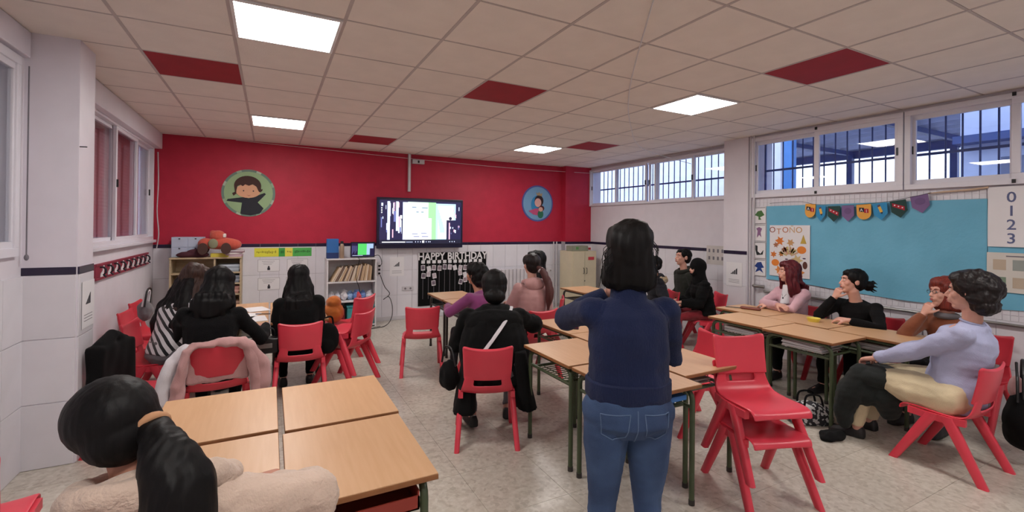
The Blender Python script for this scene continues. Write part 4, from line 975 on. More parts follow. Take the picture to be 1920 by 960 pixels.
t = thing('pen', 'black pen beside the brown pencil case', 'pen', (4.66, 3.45, .7008), .5); G().tube([(0, -.08, .006), (0, .08, .006)], .005, seg=6).build('barrel', m_black, t)
for k, (x, y, r_, l) in enumerate(((-.12, 5.5, .3, 'white paper sheet on the far left desks, far one'), (-.2, 5.15, -.3, 'white open booklet on the far left desks'), (-.12, 4.95, .1, 'white paper by the black sleeved arm'))):
    t = thing('paper_sheet', l, 'paper', (x, y, .7008), r_); G().box(-.10, .10, -.14, .14, 0, .004).build('sheet', m_paper, t)
t = thing('pen', 'dark pen on the far left desks', 'pen', (-.05, 5.15, .7048), 1.2); G().tube([(0, -.07, .005), (0, .07, .005)], .004, seg=6).build('barrel', m_black, t)
for k, (x, y, n, l) in enumerate(((4.19, 2.33, 6, 'stack of workbooks in the shelf under the desk beside the pale blue shirt'), (4.23, 2.94, 5, 'stack of workbooks in the shelf under the far desk of the near row'), (2.49, 2.28, 3, 'pair of books under the desk right of the standing woman'), (4.72, 2.65, 4, 'workbooks under the desk with the yellow dish'), (4.72, 2.04, 5, 'workbooks under the desk in front of the auburn haired woman'))):
    t = thing('workbook_stack', l, 'books', (x, y, .571))
    for q in range(n): book(.28, .34 - .015 * (q % 2), .010, m_paper if q % 2 else m_paper2, t, (.008 * (q % 3) - .02, .01 * (q % 2), q * .0105), (0, 0, .05 * math.sin(q * 2.1)), 'workbook')
t = thing('book_tray', 'red cardboard tray on the shelf under the nearest desk', 'tray', (.30, 1.83, .571)); mrt = M('red_card', (150, 56, 44), .6)
G().box(-.19, .19, -.2, .2, 0, .006).box(-.19, -.184, -.2, .2, 0, .07).box(.184, .19, -.2, .2, 0, .07).box(-.19, .19, -.2, -.194, 0, .05).box(-.19, .19, .194, .2, 0, .07).build('body', mrt, t)
t = thing('book', 'blue book on the shelf under the desk right of the jeans', 'book', (1.96, 2.14, .571)); G().box(-.15, .15, -.2, .2, 0, .035, b=.004).build('cover', M('blue_cover', (40, 92, 160), .5), t); G().box(-.145, .152, -.195, .195, .004, .031).build('pages', m_paper, t)
t = thing('book', 'blue binder on the shelf under the desk beside the stacked chairs', 'book', (2.0, 1.98, .608)); G().box(-.12, .14, -.1, .2, 0, .03, b=.004).build('cover', M('blue_cover_light', (60, 120, 190), .5), t)
# patterned tote on the floor
m_net = M('speckled_fabric', (200, 200, 200), .8)
nt = m_net.node_tree; vv = nt.nodes.new('ShaderNodeTexVoronoi'); vv.inputs['Scale'].default_value = 60
rp = nt.nodes.new('ShaderNodeValToRGB'); rp.color_ramp.interpolation = 'CONSTANT'; rp.color_ramp.elements[0].color = (.02, .02, .025, 1); rp.color_ramp.elements[1].position = .6; rp.color_ramp.elements[1].color = (.5, .5, .5, 1)
sp = nt.nodes.new('ShaderNodeSeparateColor'); tcn = nt.nodes.new('ShaderNodeTexCoord'); nt.links.new(tcn.outputs['Object'], vv.inputs['Vector']); nt.links.new(vv.outputs['Color'], sp.inputs[0]); nt.links.new(sp.outputs[0], rp.inputs[0]); nt.links.new(rp.outputs[0], nt.nodes['Principled BSDF'].inputs['Base Color'])
t = thing('tote_bag', 'black and white speckled bag on the floor under the right desks', 'bag', (3.96, 2.22, 0), -.5)
blob(G().ell((0, 0, .09), (.17, .08, .09)).box(-.16, .16, -.07, .07, .002, .12), 'body', m_net, t, .012, 2, [(5, .01, 20, (1, 1, 1))])
for s in (-.05, .05): G().tube(catm([(-.07, s, .16), (-.05, s, .24), (.05, s, .24), (.08, s, .16)], 5), .008, seg=6).build('handle', m_blackc, t)
t = thing('cable_net', 'dark mesh cloth heap beside the speckled bag', 'cloth', (3.82, 1.98, 0), .2)
blob(G().ell((0, 0, .02), (.12, .08, .03)).ell((.06, -.03, .025), (.08, .05, .03)), 'cloth', m_blackc, t, .01, 2, [(6, .012, 22, (1, 1, 1))])
# bags and coats
t = thing('backpack', 'small black backpack hanging on the chair pair by the far desks', 'backpack', (.50, 4.66, .40))
blob(G().ell((0, 0, .12), (.10, .07, .145)).ell((-.02, -.05, .07), (.07, .04, .07)), 'body', m_blackc, t, .008, 3, [(3, .006, 16, (1, 1, 1))])
G().tube(catm([(-.05, .03, .22), (-.02, .06, .30), (.04, .08, .30), (.05, .05, .20)], 5), .009, seg=6).build('strap', m_blackc, t)
t = thing('handbag', 'black leather handbag on the edge of the far left desk', 'bag', (-.03, 4.60, .46))
blob(G().box(-.11, .11, -.04, .04, .0, .13).ell((0, 0, .12), (.11, .045, .03)), 'body', M('black_leather', (24, 22, 24), .35), t, .007, 3, [(4, .003, 16, (1, 1, 1))])
G().tube(catm([(-.08, 0, .13), (-.06, 0, .21), (.06, 0, .21), (.08, 0, .13)], 5), .006, seg=6).build('handle', m_black, t); G().box(-.06, .06, -.048, -.04, .05, .09, b=.003).build('buckle', m_metal, t)
t = thing('handbag', 'black and white bag hanging on the far chair by the left wall', 'bag', (-1.16, 6.12, .60))
blob(G().ell((0, 0, .06), (.07, .12, .11)), 'body', m_grey, t, .008, 2, [(9, .008, 25, (1, 1, 1))]); G().tube(catm([(0, -.1, .12), (.02, -.06, .26), (.02, .06, .26), (0, .1, .12)], 6), .016, m_wht, seg=7).tube(catm([(.015, -.12, .12), (.03, -.08, .28), (.03, .08, .28), (.015, .12, .12)], 6), .010, m_black, seg=7).build('strap', m_wht, t, 60)
t = thing('cushion', 'orange knitted ball lying on the chair near the shelf', 'toy', (.70, 6.03, .385)); blob(G().ell((0, 0, .13), (.13, .13, .13)).ell((0, -.02, .26), (.09, .09, .08)), 'body', cloth('orange_wool', (200, 110, 40)), t, .012, 2, [(8, .004, 40, (1, 1, 1))])

def drape(name, label, cat, loc, rz, shapes, mat, noise, voxel=.009, sm=3, parts=()):
    t = thing(name, label, cat, loc, rz); blob(shapes, 'cloth_body', mat, t, voxel, sm, noise)
    for nm, g_, m_ in parts: blob(g_, nm, m_, t, voxel, sm, noise)
    return t
# pink coat over the chair back (chair at -.345,4.15 facing +y, back at y-.21)
g = G()
for s in (-1, 1):
    g.tube([(s * .04, -.245, .728), (s * .13, -.245, .735), (s * .19, -.25, .70), (s * .215, -.25, .60), (s * .235, -.24, .47), (s * .24, -.22, .36)], [.020, .026, .034, .038, .036, .030], sx=1.15, seg=12, round_=True)
g.tube([(-.16, -.235, .735), (0, -.235, .742), (.16, -.235, .735)], .024, seg=12, round_=True)
g.box(-.19, .19, -.20, -.165, .45, .73, b=.01)
gw = G()
gw.tube([(-.20, -.20, .71), (-.27, -.19, .62), (-.31, -.17, .50), (-.33, -.16, .36)], [.03, .042, .05, .05], sx=1.3, seg=12, round_=True)
gs = G()
gs.tube([(.19, -.25, .70), (.26, -.22, .56), (.285, -.20, .42), (.27, -.18, .33)], [.035, .05, .055, .05], sx=1.2, seg=12, round_=True)
drape('coat', 'dusty pink coat with white lining draped over a red chair', 'coat', (-.345, 4.15, 0), yaw(-.12, 1), g, m_pink, [(21, .012, 14, (1, 1, .5)), (22, .006, 40, (1, 1, .4))], parts=(('white_lining', gw, m_wht), ('sleeve', gs, m_pink)))
# black jacket near the left column
g = G().box(-.195, .195, -.262, -.150, .34, .74, b=.03).tube([(-.13, -.21, .72), (0, -.21, .78), (.12, -.21, .72)], .045, seg=12, round_=True).tube([(.14, -.21, .68), (.18, -.22, .5), (.17, -.22, .3)], .035, seg=12, round_=True).tube([(-.14, -.21, .68), (-.18, -.22, .5), (-.17, -.22, .32)], .035, seg=12, round_=True)
drape('jacket', 'black jacket hung over a chair by the left column', 'jacket', (-.80, 4.22, 0), yaw(.96, -.30), g, m_blackc, [(22, .010, 12, (1, 1, .5))])
# black bag at right edge with pink strap
t = thing('handbag', 'large black bag hanging at the right edge of the view', 'bag', (4.62, 1.17, .10), .3)
blob(G().ell((0, 0, .20), (.17, .10, .21)).ell((.02, 0, .10), (.16, .10, .12)), 'body', m_blackc, t, .010, 3, [(12, .012, 10, (1, 1, 1))])
G().tube(catm([(-.10, 0, .36), (-.06, 0, .52), (.05, 0, .60), (.10, 0, .5), (.12, 0, .36)], 6), .010, seg=6).tube(catm([(-.12, .03, .34), (-.09, .03, .48), (.03, .03, .58)], 6), .008, seg=6).build('strap', m_black, t)
blob(G().ell((.0, .03, .42), (.07, .04, .08)), 'pink_scarf', m_pink, t, .01, 2, [(13, .01, 16, (1, 1, 1))])

# ================================================================== PEOPLE
def unit_v(v): v = Vector(v); return v.normalized()
def ik(a, b, l1, l2, pole):
    a, b = Vector(a), Vector(b); d = b - a; L = d.length
    if L > (l1 + l2) * .995: b = a + d.normalized() * (l1 + l2) * .995; d = b - a; L = d.length
    if L < abs(l1 - l2) + .02: L = abs(l1 - l2) + .02
    u = d.normalized(); ca = (l1 * l1 + L * L - l2 * l2) / (2 * l1 * L); x = l1 * ca; h = l1 * math.sqrt(max(0, 1 - ca * ca))
    p = Vector(pole); p = p - u * p.dot(u); p.normalize()
    return a + u * x + p * h, b
def ringe(c, r, f, rw, rf, n=16, sq=2.3):
    c = Vector(c); out = []
    for k in range(n):
        a = 2 * PI * k / n; ca, sa = math.cos(a), math.sin(a)
        out.append(c + r * (math.copysign(abs(ca) ** (2 / sq), ca) * rw) + f * (math.copysign(abs(sa) ** (2 / sq), sa) * rf))
    return out
def hand(g, w, dirv, palm, side, s=1., curl=.5, spread=.12):
    """five separate fingers; dirv = along the palm, palm = direction the palm faces, side = towards the thumb"""
    d = unit_v(dirv); p = Vector(palm); p = (p - d * p.dot(d)).normalized(); t = d.cross(p)
    if t.dot(Vector(side)) < 0: t = -t
    w = Vector(w)
    g.rings([[w + d * y * s + t * (x * wx) * s + p * (z * th) * s for x, z in ((-1, -.6), (-.6, -1), (.6, -1), (1, -.6), (1, .6), (.6, 1), (-.6, 1), (-1, .6))] for y, wx, th in ((-.02, .024, .020), (.01, .028, .018), (.05, .038, .015), (.085, .040, .012), (.092, .036, .008))])
    for k, (o, ln) in enumerate(((.030, .072), (.011, .080), (-.010, .074), (-.030, .058))):
        b = w + (d * .080 + t * o) * s; dd = (d + t * (o * spread * 12)).normalized(); a = 0; pts = [b - d * .02 * s, b]
        for q, fr in enumerate((.45, .30, .25)):
            a += curl * (.9, 1.1, .8)[q]; v = dd * math.cos(a) + p * math.sin(a); pts.append(pts[-1] + v * ln * fr * s)
        g.tube(pts, [.0095 * s, .0095 * s, .0088 * s, .0080 * s, .0070 * s], seg=8, round_=True)
    b = w + (d * .022 + t * .024) * s; v1 = (t * .75 + d * .65 + p * .25).normalized(); v2 = (t * .25 + d * .9 + p * .5 * (1 + curl)).normalized()
    g.tube([b, b + v1 * .034 * s, b + v1 * .034 * s + v2 * .030 * s, b + v1 * .034 * s + v2 * .054 * s], [.014 * s, .0115 * s, .0105 * s, .0085 * s], seg=8, round_=True)
class Fig: pass
def person(label, pos, face, hz=.47, lean=.05, side=0., sc=1., head=(0, 0, 0), wrists=None, poles=None, hands=None, feet=None, knees=None, skin=None,
           top=('sweater', None), legs=('trousers', None), shoes=None, hair=('long', None), build=1., vox=.009, cvox=.011, wide=1., glasses=False, collar=None, group=None, foldamp=.006, twist=0., hem=.0, hunch=0., boxy=0., hs=1.06):
    skin = skin or m_skin
    F = Fig(); th = yaw(*face); t = thing('person', label, 'person', (pos[0], pos[1], 0), th, group); F.root = t
    Rz = Matrix.Rotation(-th, 3, 'Z')
    L = lambda w: Rz @ (Vector(w) - Vector((pos[0], pos[1], 0)))
    F.L = L
    wl = lambda v: (L(v[1]) if v[0] == 'w' else Vector(v[1]))
    X, Y, Z = Vector((1, 0, 0)), Vector((0, 1, 0)), Vector((0, 0, 1))
    P = Vector((0, 0, hz))
    def sp(d, ln=lean):   # spine point at distance d above pelvis
        k = d / .5; a = ln * (.6 + .8 * k * .5 + hunch * k); return P + sc * d * Vector((math.sin(side), math.sin(a), math.cos(a)))
    def fr(ln, tw):
        r = Matrix.Rotation(tw, 3, 'Z') @ X; u = Vector((math.sin(side), math.sin(ln), math.cos(ln))).normalized(); r = (r - u * r.dot(u)).normalized(); f = u.cross(r); return r, f, u
    r0, f0, u0 = fr(lean * .5, 0); r1, f1, u1 = fr(lean * 1.2, twist)
    N = sp(.475); Sh = sp(.415); C = sp(.33); Wa = sp(.16)
    shl = [Sh - r1 * .158 * sc * wide, Sh + r1 * .158 * sc * wide]            # left, right (person's)
    # head frame
    hy, hp, hr = head
    hm = Matrix.Rotation(hy, 3, 'Z') @ Matrix.Rotation(-hp, 3, 'X') @ Matrix.Rotation(hr, 3, 'Y')
    HR, HF, HU = hm @ X, hm @ Y, hm @ Z
    neckd = (u1 * .6 + HU * .4 + f1 * .18).normalized(); Hc = N + neckd * .085 * sc + HU * .108 * sc + HF * .015
    F.Hc, F.HR, F.HF, F.HU = Hc, HR, HF, HU; F.sc = sc; F.N = N
    sh = sc * hs; hx = lambda x, y, z: Hc + (HR * x + HF * y + HU * z) * sh * .97
    hrot = Matrix((HR, HF, HU)).transposed()
    F.hx, F.hrot = hx, hrot
    ul, fl_ = .275 * sc, .245 * sc
    wrists = wrists or [('l', (-.22, .18, hz + .05)), ('l', (.22, .18, hz + .05))]
    poles = poles or [(-.5, -.4, -1), (.5, -.4, -1)]
    arm = []
    for k in (0, 1):
        e, w = ik(shl[k], wl(wrists[k]), ul, fl_, Vector(poles[k])); arm.append((shl[k], e, w))
    F.arm = arm
    feet = feet or [('l', (-.12, .42, .07)), ('l', (.12, .42, .07))]
    knees = knees or [(-.1, 1, .8), (.1, 1, .8)]
    legp = []
    for k in (0, 1):
        h = P + X * (-.088, .088)[k] * sc * wide + Z * (-.01)
        kn, an = ik(h, wl(feet[k]), .415 * sc, .405 * sc, Vector(knees[k])); legp.append((h, kn, an))
    F.leg = legp
    # ---- body, one continuous surface
    g = G(); b = build
    g.rings([ringe(P - u0 * .09, r0, f0, .08 * wide, .07), ringe(P - u0 * .04, r0, f0, .150 * sc * wide, .095 * b), ringe(P + u0 * .04, r0, f0, .150 * sc * wide, .10 * b), ringe(Wa, r0, f0, .122 * sc * wide, .085 * b),
             ringe(C, r1, f1, .145 * sc * wide, .10 * b), ringe(sp(.41), r1, f1, .150 * sc * wide, .085 * b), ringe(sp(.455), r1, f1, .085 * sc * wide, .06), ringe(N, r1, f1, .05, .05)])
    g.tube([sp(.43), N + neckd * .03, N + neckd * .11], [.062 * sc, .050 * sc, .050 * sc], seg=14, round_=True)
    E = lambda c, r, **k: g.ell(hx(*c), Vector(r) * sh * .97, rot=hrot, **k)
    E((0, -.014, .030), (.074, .092, .086)); E((0, .026, -.028), (.058, .060, .084)); E((0, .052, -.088), (.026, .028, .022)); E((0, .012, -.072), (.050, .052, .032))
    E((0, .074, .034), (.046, .016, .020)); E((0, .080, -.045), (.030, .016, .028))
    for s in (-1, 1):
        E((s * .036, .058, -.020), (.026, .024, .026)); E((s * .029, .0775, .008), (.016, .0105, .008)); E((s * .077, -.008, -.004), (.010, .022, .032)); E((s * .011, .097, -.030), (.008, .008, .007))
    g.tube([hx(0, .082, .018), hx(0, .095, -.006), hx(0, .107, -.026)], [.008 * sc, .0095 * sc, .0115 * sc], seg=8, round_=True)
    E((0, .0925, -.053), (.022, .009, .0055)); E((0, .091, -.064), (.019, .009, .006))
    for k in (0, 1):
        s_, e, w = arm[k]
        g.tube([s_ - r1 * (-.03, .03)[k] * sc, s_, s_.lerp(e, .5), e, e.lerp(w, .35), w], [.045 * sc, .046 * sc, .040 * sc, .034 * sc, .034 * sc, .023 * sc], seg=12, round_=True)
        hd = (hands or [None, None])[k]; dd = (w - e).normalized()
        if hd is None: hd = (dd * .8 + Vector((0, .2, -.4)), (0, 0, -1), ((1, 0, 0), (-1, 0, 0))[k], .5)
        else:
            dv, pv, sv = [(Rz @ Vector(q[1]) if q[0] == 'w' else Vector(q[1])) if isinstance(q[0], str) else Vector(q) for q in hd[:3]]; hd = (dv, pv, sv, hd[3])
        hand(g, w, hd[0], hd[1], hd[2], sc * .98, hd[3])
        h, kn, an = legp[k]
        g.tube([h, h.lerp(kn, .4), kn, kn.lerp(an, .3), an], [.078 * sc * b, .070 * sc * b, .050 * sc, .048 * sc, .033 * sc], seg=12, round_=True)
        fd = Vector((kn.x - h.x, max(.2, kn.y - h.y), 0)); fd.z = 0; fd.normalize(); F.fd = fd
        g.tube([an + Z * -.02, an + fd * .10 + Z * -.035, an + fd * .15 + Z * -.04], [.032, .028, .020], seg=10, round_=True)
    body = blob(g, 'body', skin, t, vox, 3); F.body = body
    # ---- face details
    for s in (-1, 1):
        e_ = G(); e_.ell(hx(s * .029, .082, .006), Vector((.0105, .0065, .0058)) * sh, rot=hrot, u=10, w=6); eo = e_.build('eye', m_eye, t, 60)
        G().ell(hx(s * .029, .0866, .006), Vector((.0045, .0024, .0045)) * sh, rot=hrot, u=8, w=5).build('iris', m_iris, eo, 60)
        G().tube([hx(s * .014, .089, .026), hx(s * .030, .088, .031), hx(s * .046, .078, .026)], [.003, .0035, .002], seg=6, round_=True).build('eyebrow', hair[1] if hair[1] else m_hairb, t, 60)
    G().ell(hx(0, .0985, -.0535), Vector((.0195, .005, .0045)) * sh, rot=hrot, u=10, w=6).ell(hx(0, .097, -.0635), Vector((.017, .005, .0052)) * sh, rot=hrot, u=10, w=6).build('lips', m_lips, t, 60)
    if glasses:
        gl = G()
        for s in (-1, 1):
            gl.tube([hx(s * .031 + .020 * math.cos(a), .098, .006 + .015 * math.sin(a)) for a in [2 * PI * q / 16 for q in range(17)]], .0016, seg=5)
            gl.tube([hx(s * .051, .098, .010), hx(s * .080, .0, .008)], .0016, seg=5)
        gl.tube([hx(-.011, .100, .010), hx(.011, .100, .010)], .0016, seg=5); gl.build('glasses', m_black, t)
    # ---- legs clothing
    lk, lm = legs; g = G(); infl = .012
    g.rings([ringe(P - u0 * .105, r0, f0, .085 * wide, .085), ringe(P - u0 * .05, r0, f0, .166 * sc * wide, .118 * b), ringe(P + u0 * .04, r0, f0, .164 * sc * wide, .118 * b), ringe(P + u0 * .11, r0, f0, .146 * sc * wide, .104 * b)])
    for k in (0, 1):
        h, kn, an = legp[k]; low = kn.lerp(an, .93); g.ell(h, (.094 * b * sc,) * 3)
        g.tube([h, h.lerp(kn, .4), kn, kn.lerp(an, .35), low], [(.088 * b) * sc, (.083 * b) * sc, .062 * sc, .060 * sc * (1.15 if lk == 'wide' else 1), .044 * sc * (1.5 if lk == 'wide' else 1)], seg=12, round_=False)
    F.trous = blob(g, 'trousers', lm or m_jean, t, cvox, 3, [(sum(map(ord, label)) % 97, foldamp, 15, (1, 1, 1)), (5, .002, 45, (1, 1, 1))])
    if shoes is not False:
        for k in (0, 1):
            h, kn, an = legp[k]; fd = Vector((kn.x - h.x, max(.2, kn.y - h.y), 0)); fd.z = 0; fd.normalize(); rr_ = Vector((fd.y, -fd.x, 0)); lo = 0.006 - an.z
            gs = G(); bz = min(.0, 0)
            zb = max(an.z - .07, .004)
            gs.rings([[Vector((an.x, an.y, 0)) + fd * y + rr_ * (w_ * cx) + Z * (zb + hh * cz) for cx, cz in ((-1, 0), (1, 0), (1, .5), (.6, 1), (-.6, 1), (-1, .5))] for y, w_, hh in ((-.055, .022, .06), (-.04, .034, .085), (.0, .037, .09), (.06, .040, .07), (.12, .044, .052), (.165, .036, .042), (.185, .018, .03))])
            blob(gs, 'shoe', shoes or m_shoe, t, .008, 3)
    # ---- top
    tk, tm = top; g = G(); puff = {'sweater': .014, 'coat': .030, 'shirt': .016, 'puffer': .045}[tk]; b2 = b * 1.0
    hemd = -.02 - hem
    rs = [ringe(P + u0 * hemd, r0, f0, (.156 + puff) * sc * wide, (.108 * b2 + puff)), ringe(P + u0 * (hemd * .4 + .05), r0, f0, (.150 + puff) * sc * wide, (.106 * b2 + puff)), ringe(Wa, r0, f0, (.128 + puff * 1.1 + boxy) * sc * wide, (.092 * b2 + puff)), ringe(C, r1, f1, (.150 + puff * .9) * sc * wide, (.108 * b2 + puff * .7)),
          ringe(sp(.40), r1, f1, (.156 + puff * .7) * sc * wide, (.094 * b2 + puff * .5)), ringe(sp(.445), r1, f1, (.115 + puff * .5) * sc * wide, .072 + puff * .4), ringe(sp(.475), r1, f1, .066 * sc + puff * .3, .060 * sc + puff * .3)]
    g.rings(rs)
    for k in (0, 1):
        s_, e, w = arm[k]; q = puff * .8; d2 = (w - e).normalized()
        g.tube([s_ - r1 * (-.05, .05)[k] * sc, s_ + Z * -.002, s_.lerp(e, .5), e, e.lerp(w, .4), w - d2 * .012], [.052 * sc + q * .6, .054 * sc + q * .7, .048 * sc + q, .042 * sc + q, .040 * sc + q, .029 * sc + q * .6], seg=12, round_=False)
        g.ell(s_, (.056 * sc + q * .7,) * 3)
    ns = [(sum(map(ord, label)) % 89, foldamp * 1.1, 13, (1, 1, .8)), (7, foldamp * .35, 38, (1, 1, 1))]
    if tk == 'puffer': ns.append((3, .010, 9, (.2, .2, 4)))
    F.top = blob(g, {'sweater': 'sweater', 'coat': 'coat', 'shirt': 'shirt', 'puffer': 'padded_jacket'}[tk], tm or m_navy, t, cvox, 4, ns)
    if collar == 'high':
        g = G()
        g.rings([ringe(N + neckd * z, r1, f1, w_, w_ * .95, 20) for z, w_ in ((-.045, .085), (-.01, .075), (.03, .070), (.055, .071), (.055, .058), (.0, .056), (-.045, .06))]); blob(g, 'collar', tm, t, .007, 3, [(3, .002, 60, (1, 1, .1))])
    if collar == 'shirt':
        g = G()
        for s in (-1, 1): g.rings([[N + neckd * (z + dz) + r1 * s * x + f1 * y for (x, dz) in ((.0, 0), (.0, .012))] + [N + neckd * z + r1 * s * (x + .008) + f1 * (y - .004) for x in (.012,)] for x, y, z in ((0, -.062, .02), (.045, -.045, .025), (.062, 0, .02), (.05, .045, .0), (.03, .075, -.03))])
        g.tube([N + neckd * .01 + r1 * .062 * math.cos(a) + f1 * .06 * math.sin(a) for a in [2 * PI * q / 20 for q in range(21)]], .010, seg=8)
        blob(g, 'collar', tm, t, .007, 2)
    if collar == 'hood':
        g = G(); g.ell(N - f1 * .075 - u1 * .01, (.125, .055, .075), rot=Matrix((r1, f1, u1)).transposed()); g.tube([N + (r1 * math.cos(a) * .10 + f1 * math.sin(a) * .085) * sc + u1 * (.01 - .02 * math.sin(a)) for a in [2 * PI * q / 18 for q in range(19)]], .030, seg=10)
        blob(g, 'hood', tm, t, .009, 3, [(5, .006, 16, (1, 1, 1))])
    # ---- hair
    hk, hm_ = hair[0], hair[1] or m_hairb
    nz = [(17, .0025, 95, (1, 1, .10)), (9, .005, 16, (1, 1, .5))]
    def cap(g, grow=0., low=-.02, fr_=.0):
        g.ell(hx(0, -.030, .042), Vector((.086 + grow, .098 + grow, .088 + grow)) * sh, rot=hrot, u=20, w=12)
        g.ell(hx(0, -.050, -.005), Vector((.082 + grow, .070 + grow, .080 + grow)) * sh, rot=hrot, u=18, w=10)
        g.ell(hx(0, .030, .082), Vector((.066 + grow, .052 + grow, .034 + grow)) * sh, rot=hrot, u=18, w=8)
        for s in (-1, 1): g.ell(hx(s * .066, .012, .050), Vector((.020 + grow, .050, .050)) * sh, rot=hrot)
    g = G()
    DN = (-Z * .9 - f1 * .15).normalized()
    if hk in ('short', 'crop'):
        cap(g, -.001 if hk == 'short' else -.004); nz = [(17, .003, 70, (1, 1, 1)), (9, .004, 22, (1, 1, 1))]
    elif hk == 'curly':
        cap(g, .012); g.ell(hx(0, -.055, -.015), Vector((.105, .085, .080)) * sh, rot=hrot); g.ell(hx(0, -.095, .02), Vector((.085, .055, .075)) * sh, rot=hrot); g.ell(hx(0, -.07, -.07), Vector((.10, .075, .06)) * sh, rot=hrot)
        nz = [(17, .007, 36, (1, 1, 1)), (9, .006, 18, (1, 1, 1)), (4, .003, 80, (1, 1, 1))]
    elif hk in ('bun', 'pony', 'tail_up'):
        cap(g, .0)
    elif hk == 'bunlow':
        cap(g, .018); g.ell(hx(0, -.10, -.09), Vector((.085, .06, .06)) * sh, rot=hrot); g.ell(hx(0, -.06, -.06), Vector((.09, .07, .07)) * sh, rot=hrot)
    elif hk == 'bob':
        cap(g, .008)
        g.rings([ringe(hx(0, -.035, z), HR, HF, w_ * sh, d_ * sh) for z, w_, d_ in ((.03, .088, .085), (-.03, .100, .085), (-.08, .108, .085), (-.125, .108, .080), (-.150, .085, .06))])
        nz = [(17, .003, 80, (1, 1, .10)), (9, .010, 14, (1, 1, .6)), (2, .004, 40, (1, 1, .5))]
    elif hk in ('long', 'longwave'):
        ln = hair[2] if len(hair) > 2 else .42; wv = hk == 'longwave'
        cap(g, .005)
        top_ = hx(0, -.05, -.02); pts = []; rs = []
        for q in range(8):
            f_ = q / 7; base = top_ + Z * (-ln * f_); 
            back = N - f1 * (.085 + .03 * f_); base = Vector((base.x * (1 - f_ * .5) + back.x * f_ * .5, min(base.y, back.y) if f_ > .3 else base.y * (1 - f_) + min(base.y, back.y) * f_, base.z))
            wd = (.085 + .045 * math.sin(min(1, f_ * 1.6) * PI / 2) - .075 * max(0, f_ - .75) / .25) * sc * wide ** .5; rs.append(ringe(base + (X * .012 * math.sin(f_ * 9) if wv else Vector()), HR if f_ < .3 else X, HF if f_ < .3 else Y, wd, (.075 - .032 * f_) * sc, 18))
        g.rings(rs)
        e_ = base
        for q in range(9):
            u_ = (q - 4) / 4; a0 = base + X * u_ * .085 * sc + Z * .16 + Y * .01 * (q % 2); l_ = .05 + .05 * ((q * 7) % 5) / 5
            g.tube([a0, a0 + Z * -.10 + Y * -.006, a0 + Z * (-.16 - l_ * .5) + X * .008 * math.sin(q * 3), a0 + Z * (-.16 - l_) + X * .014 * math.sin(q * 2)], [.030, .030, .020, .006], seg=8, round_=True)
        for s in (-1, 1):
            for o in ((.092, .0), (.105, -.03), (.09, .03)):
                a0 = hx(s * .070, .005 + o[1], .02); a1 = hx(s * o[0], o[1], -.09); a2 = a1 + Z * -ln * .35 - f1 * .02 + X * s * .015; a3 = a2 + Z * -ln * .25
                g.tube([a0, a1, a2, a3], [.022, .028, .026, .008], seg=8, round_=True)
        nz = [(17, .0045, 75, (1, 1, .08)), (9, .012 if wv else .006, 12, (1, 1, .9 if wv else .3))]
        if wv: nz.append((6, .006, 30, (1, 1, .7)))
    if hk != 'hoodup' and hk != 'none':
        F.hair = blob(g, 'hair', hm_, t, .008 if vox > .007 else .006, 2, nz)
    if hk == 'bun':
        g = G(); g.ell(hx(0, -.135, -.02), Vector((.052, .045, .048)) * sh, rot=hrot)
        for q in range(9): a = q * .8; g.tube([hx(.02 * math.cos(a), -.14, -.02 + .02 * math.sin(a)), hx(.05 * math.cos(a), -.175, -.02 + .05 * math.sin(a)), hx(.06 * math.cos(a) , -.195, -.03 + .045 * math.sin(a))], [.014, .009, .003], seg=6, round_=True)
        blob(g, 'hair_bun', hm_, t, .006, 1, [(3, .004, 50, (1, 1, 1))]); G().tube([hx(.030 * math.cos(a), -.112, -.012 + .030 * math.sin(a)) for a in [2 * PI * q / 14 for q in range(15)]], .007, seg=6).build('hair_tie', m_black, t, 60)
    if hk == 'hoodup':
        g = G(); g.ell(hx(0, -.022, .03), Vector((.100, .118, .112)) * sh, rot=hrot, u=20, w=12); g.ell(hx(0, -.02, -.06), Vector((.092, .095, .09)) * sh, rot=hrot); g.tube([N + u1 * -.02, hx(0, -.02, -.05)], [.10, .085], round_=True, seg=14)
        g.tube([hx(.078 * math.cos(a), .055 - .02 * math.sin(a), .005 + .098 * math.sin(a)) for a in [2 * PI * q / 20 for q in range(21)]], .016, seg=8)
        blob(g, 'hood', tm, t, .009, 3, [(5, .005, 16, (1, 1, 1))])
    return F
def ponytail(F, pts, rad, mat, tie_mat, tie_at=None):
    g = G(); cc = catm([(p.x, p.y, p.z, r) for p, r in zip([Vector(q) for q in pts], rad)], 5); g.tube([c[:3] for c in cc], [max(.008, c[3]) for c in cc], seg=20, sx=1.1, round_=True)
    blob(g, 'ponytail', mat, F.root, .0055, 3, [(23, .0035, 70, (1, 1, .12)), (2, .007, 20, (1, 1, .5))])
    if tie_mat:
        a = Vector(pts[0]).lerp(Vector(pts[1]), .35); d = (Vector(pts[1]) - Vector(pts[0])).normalized(); u = d.orthogonal().normalized(); v = d.cross(u)
        G().tube([a + (u * math.cos(q) + v * math.sin(q)) * (rad[0] * 1.02) for q in [2 * PI * k / 16 for k in range(17)]], .011, seg=8).build('hair_tie', tie_mat, F.root, 60)
def strands(F, name, mat, lines, r=.0016):
    g = G()
    for pts in lines: g.tube(pts, [r] * (len(pts) - 1) + [r * .3], seg=3)
    o = g.build(name, mat, F.root); o['kind'] = 'stuff'; return o
V3 = Vector
def back_line(F, pts, r, name, mat, obj=None, off=.004):
    obj = obj or F.top; out = []
    for x, z in pts:
        ok, loc, nrm, ix = obj.ray_cast(V3((x, -1, z)), V3((0, 1, 0)))
        if ok: out.append(loc + nrm * off)
    return G().tube(out, r, seg=6, sx=2.6).build(name, mat, F.root, 60) if len(out) > 2 else None


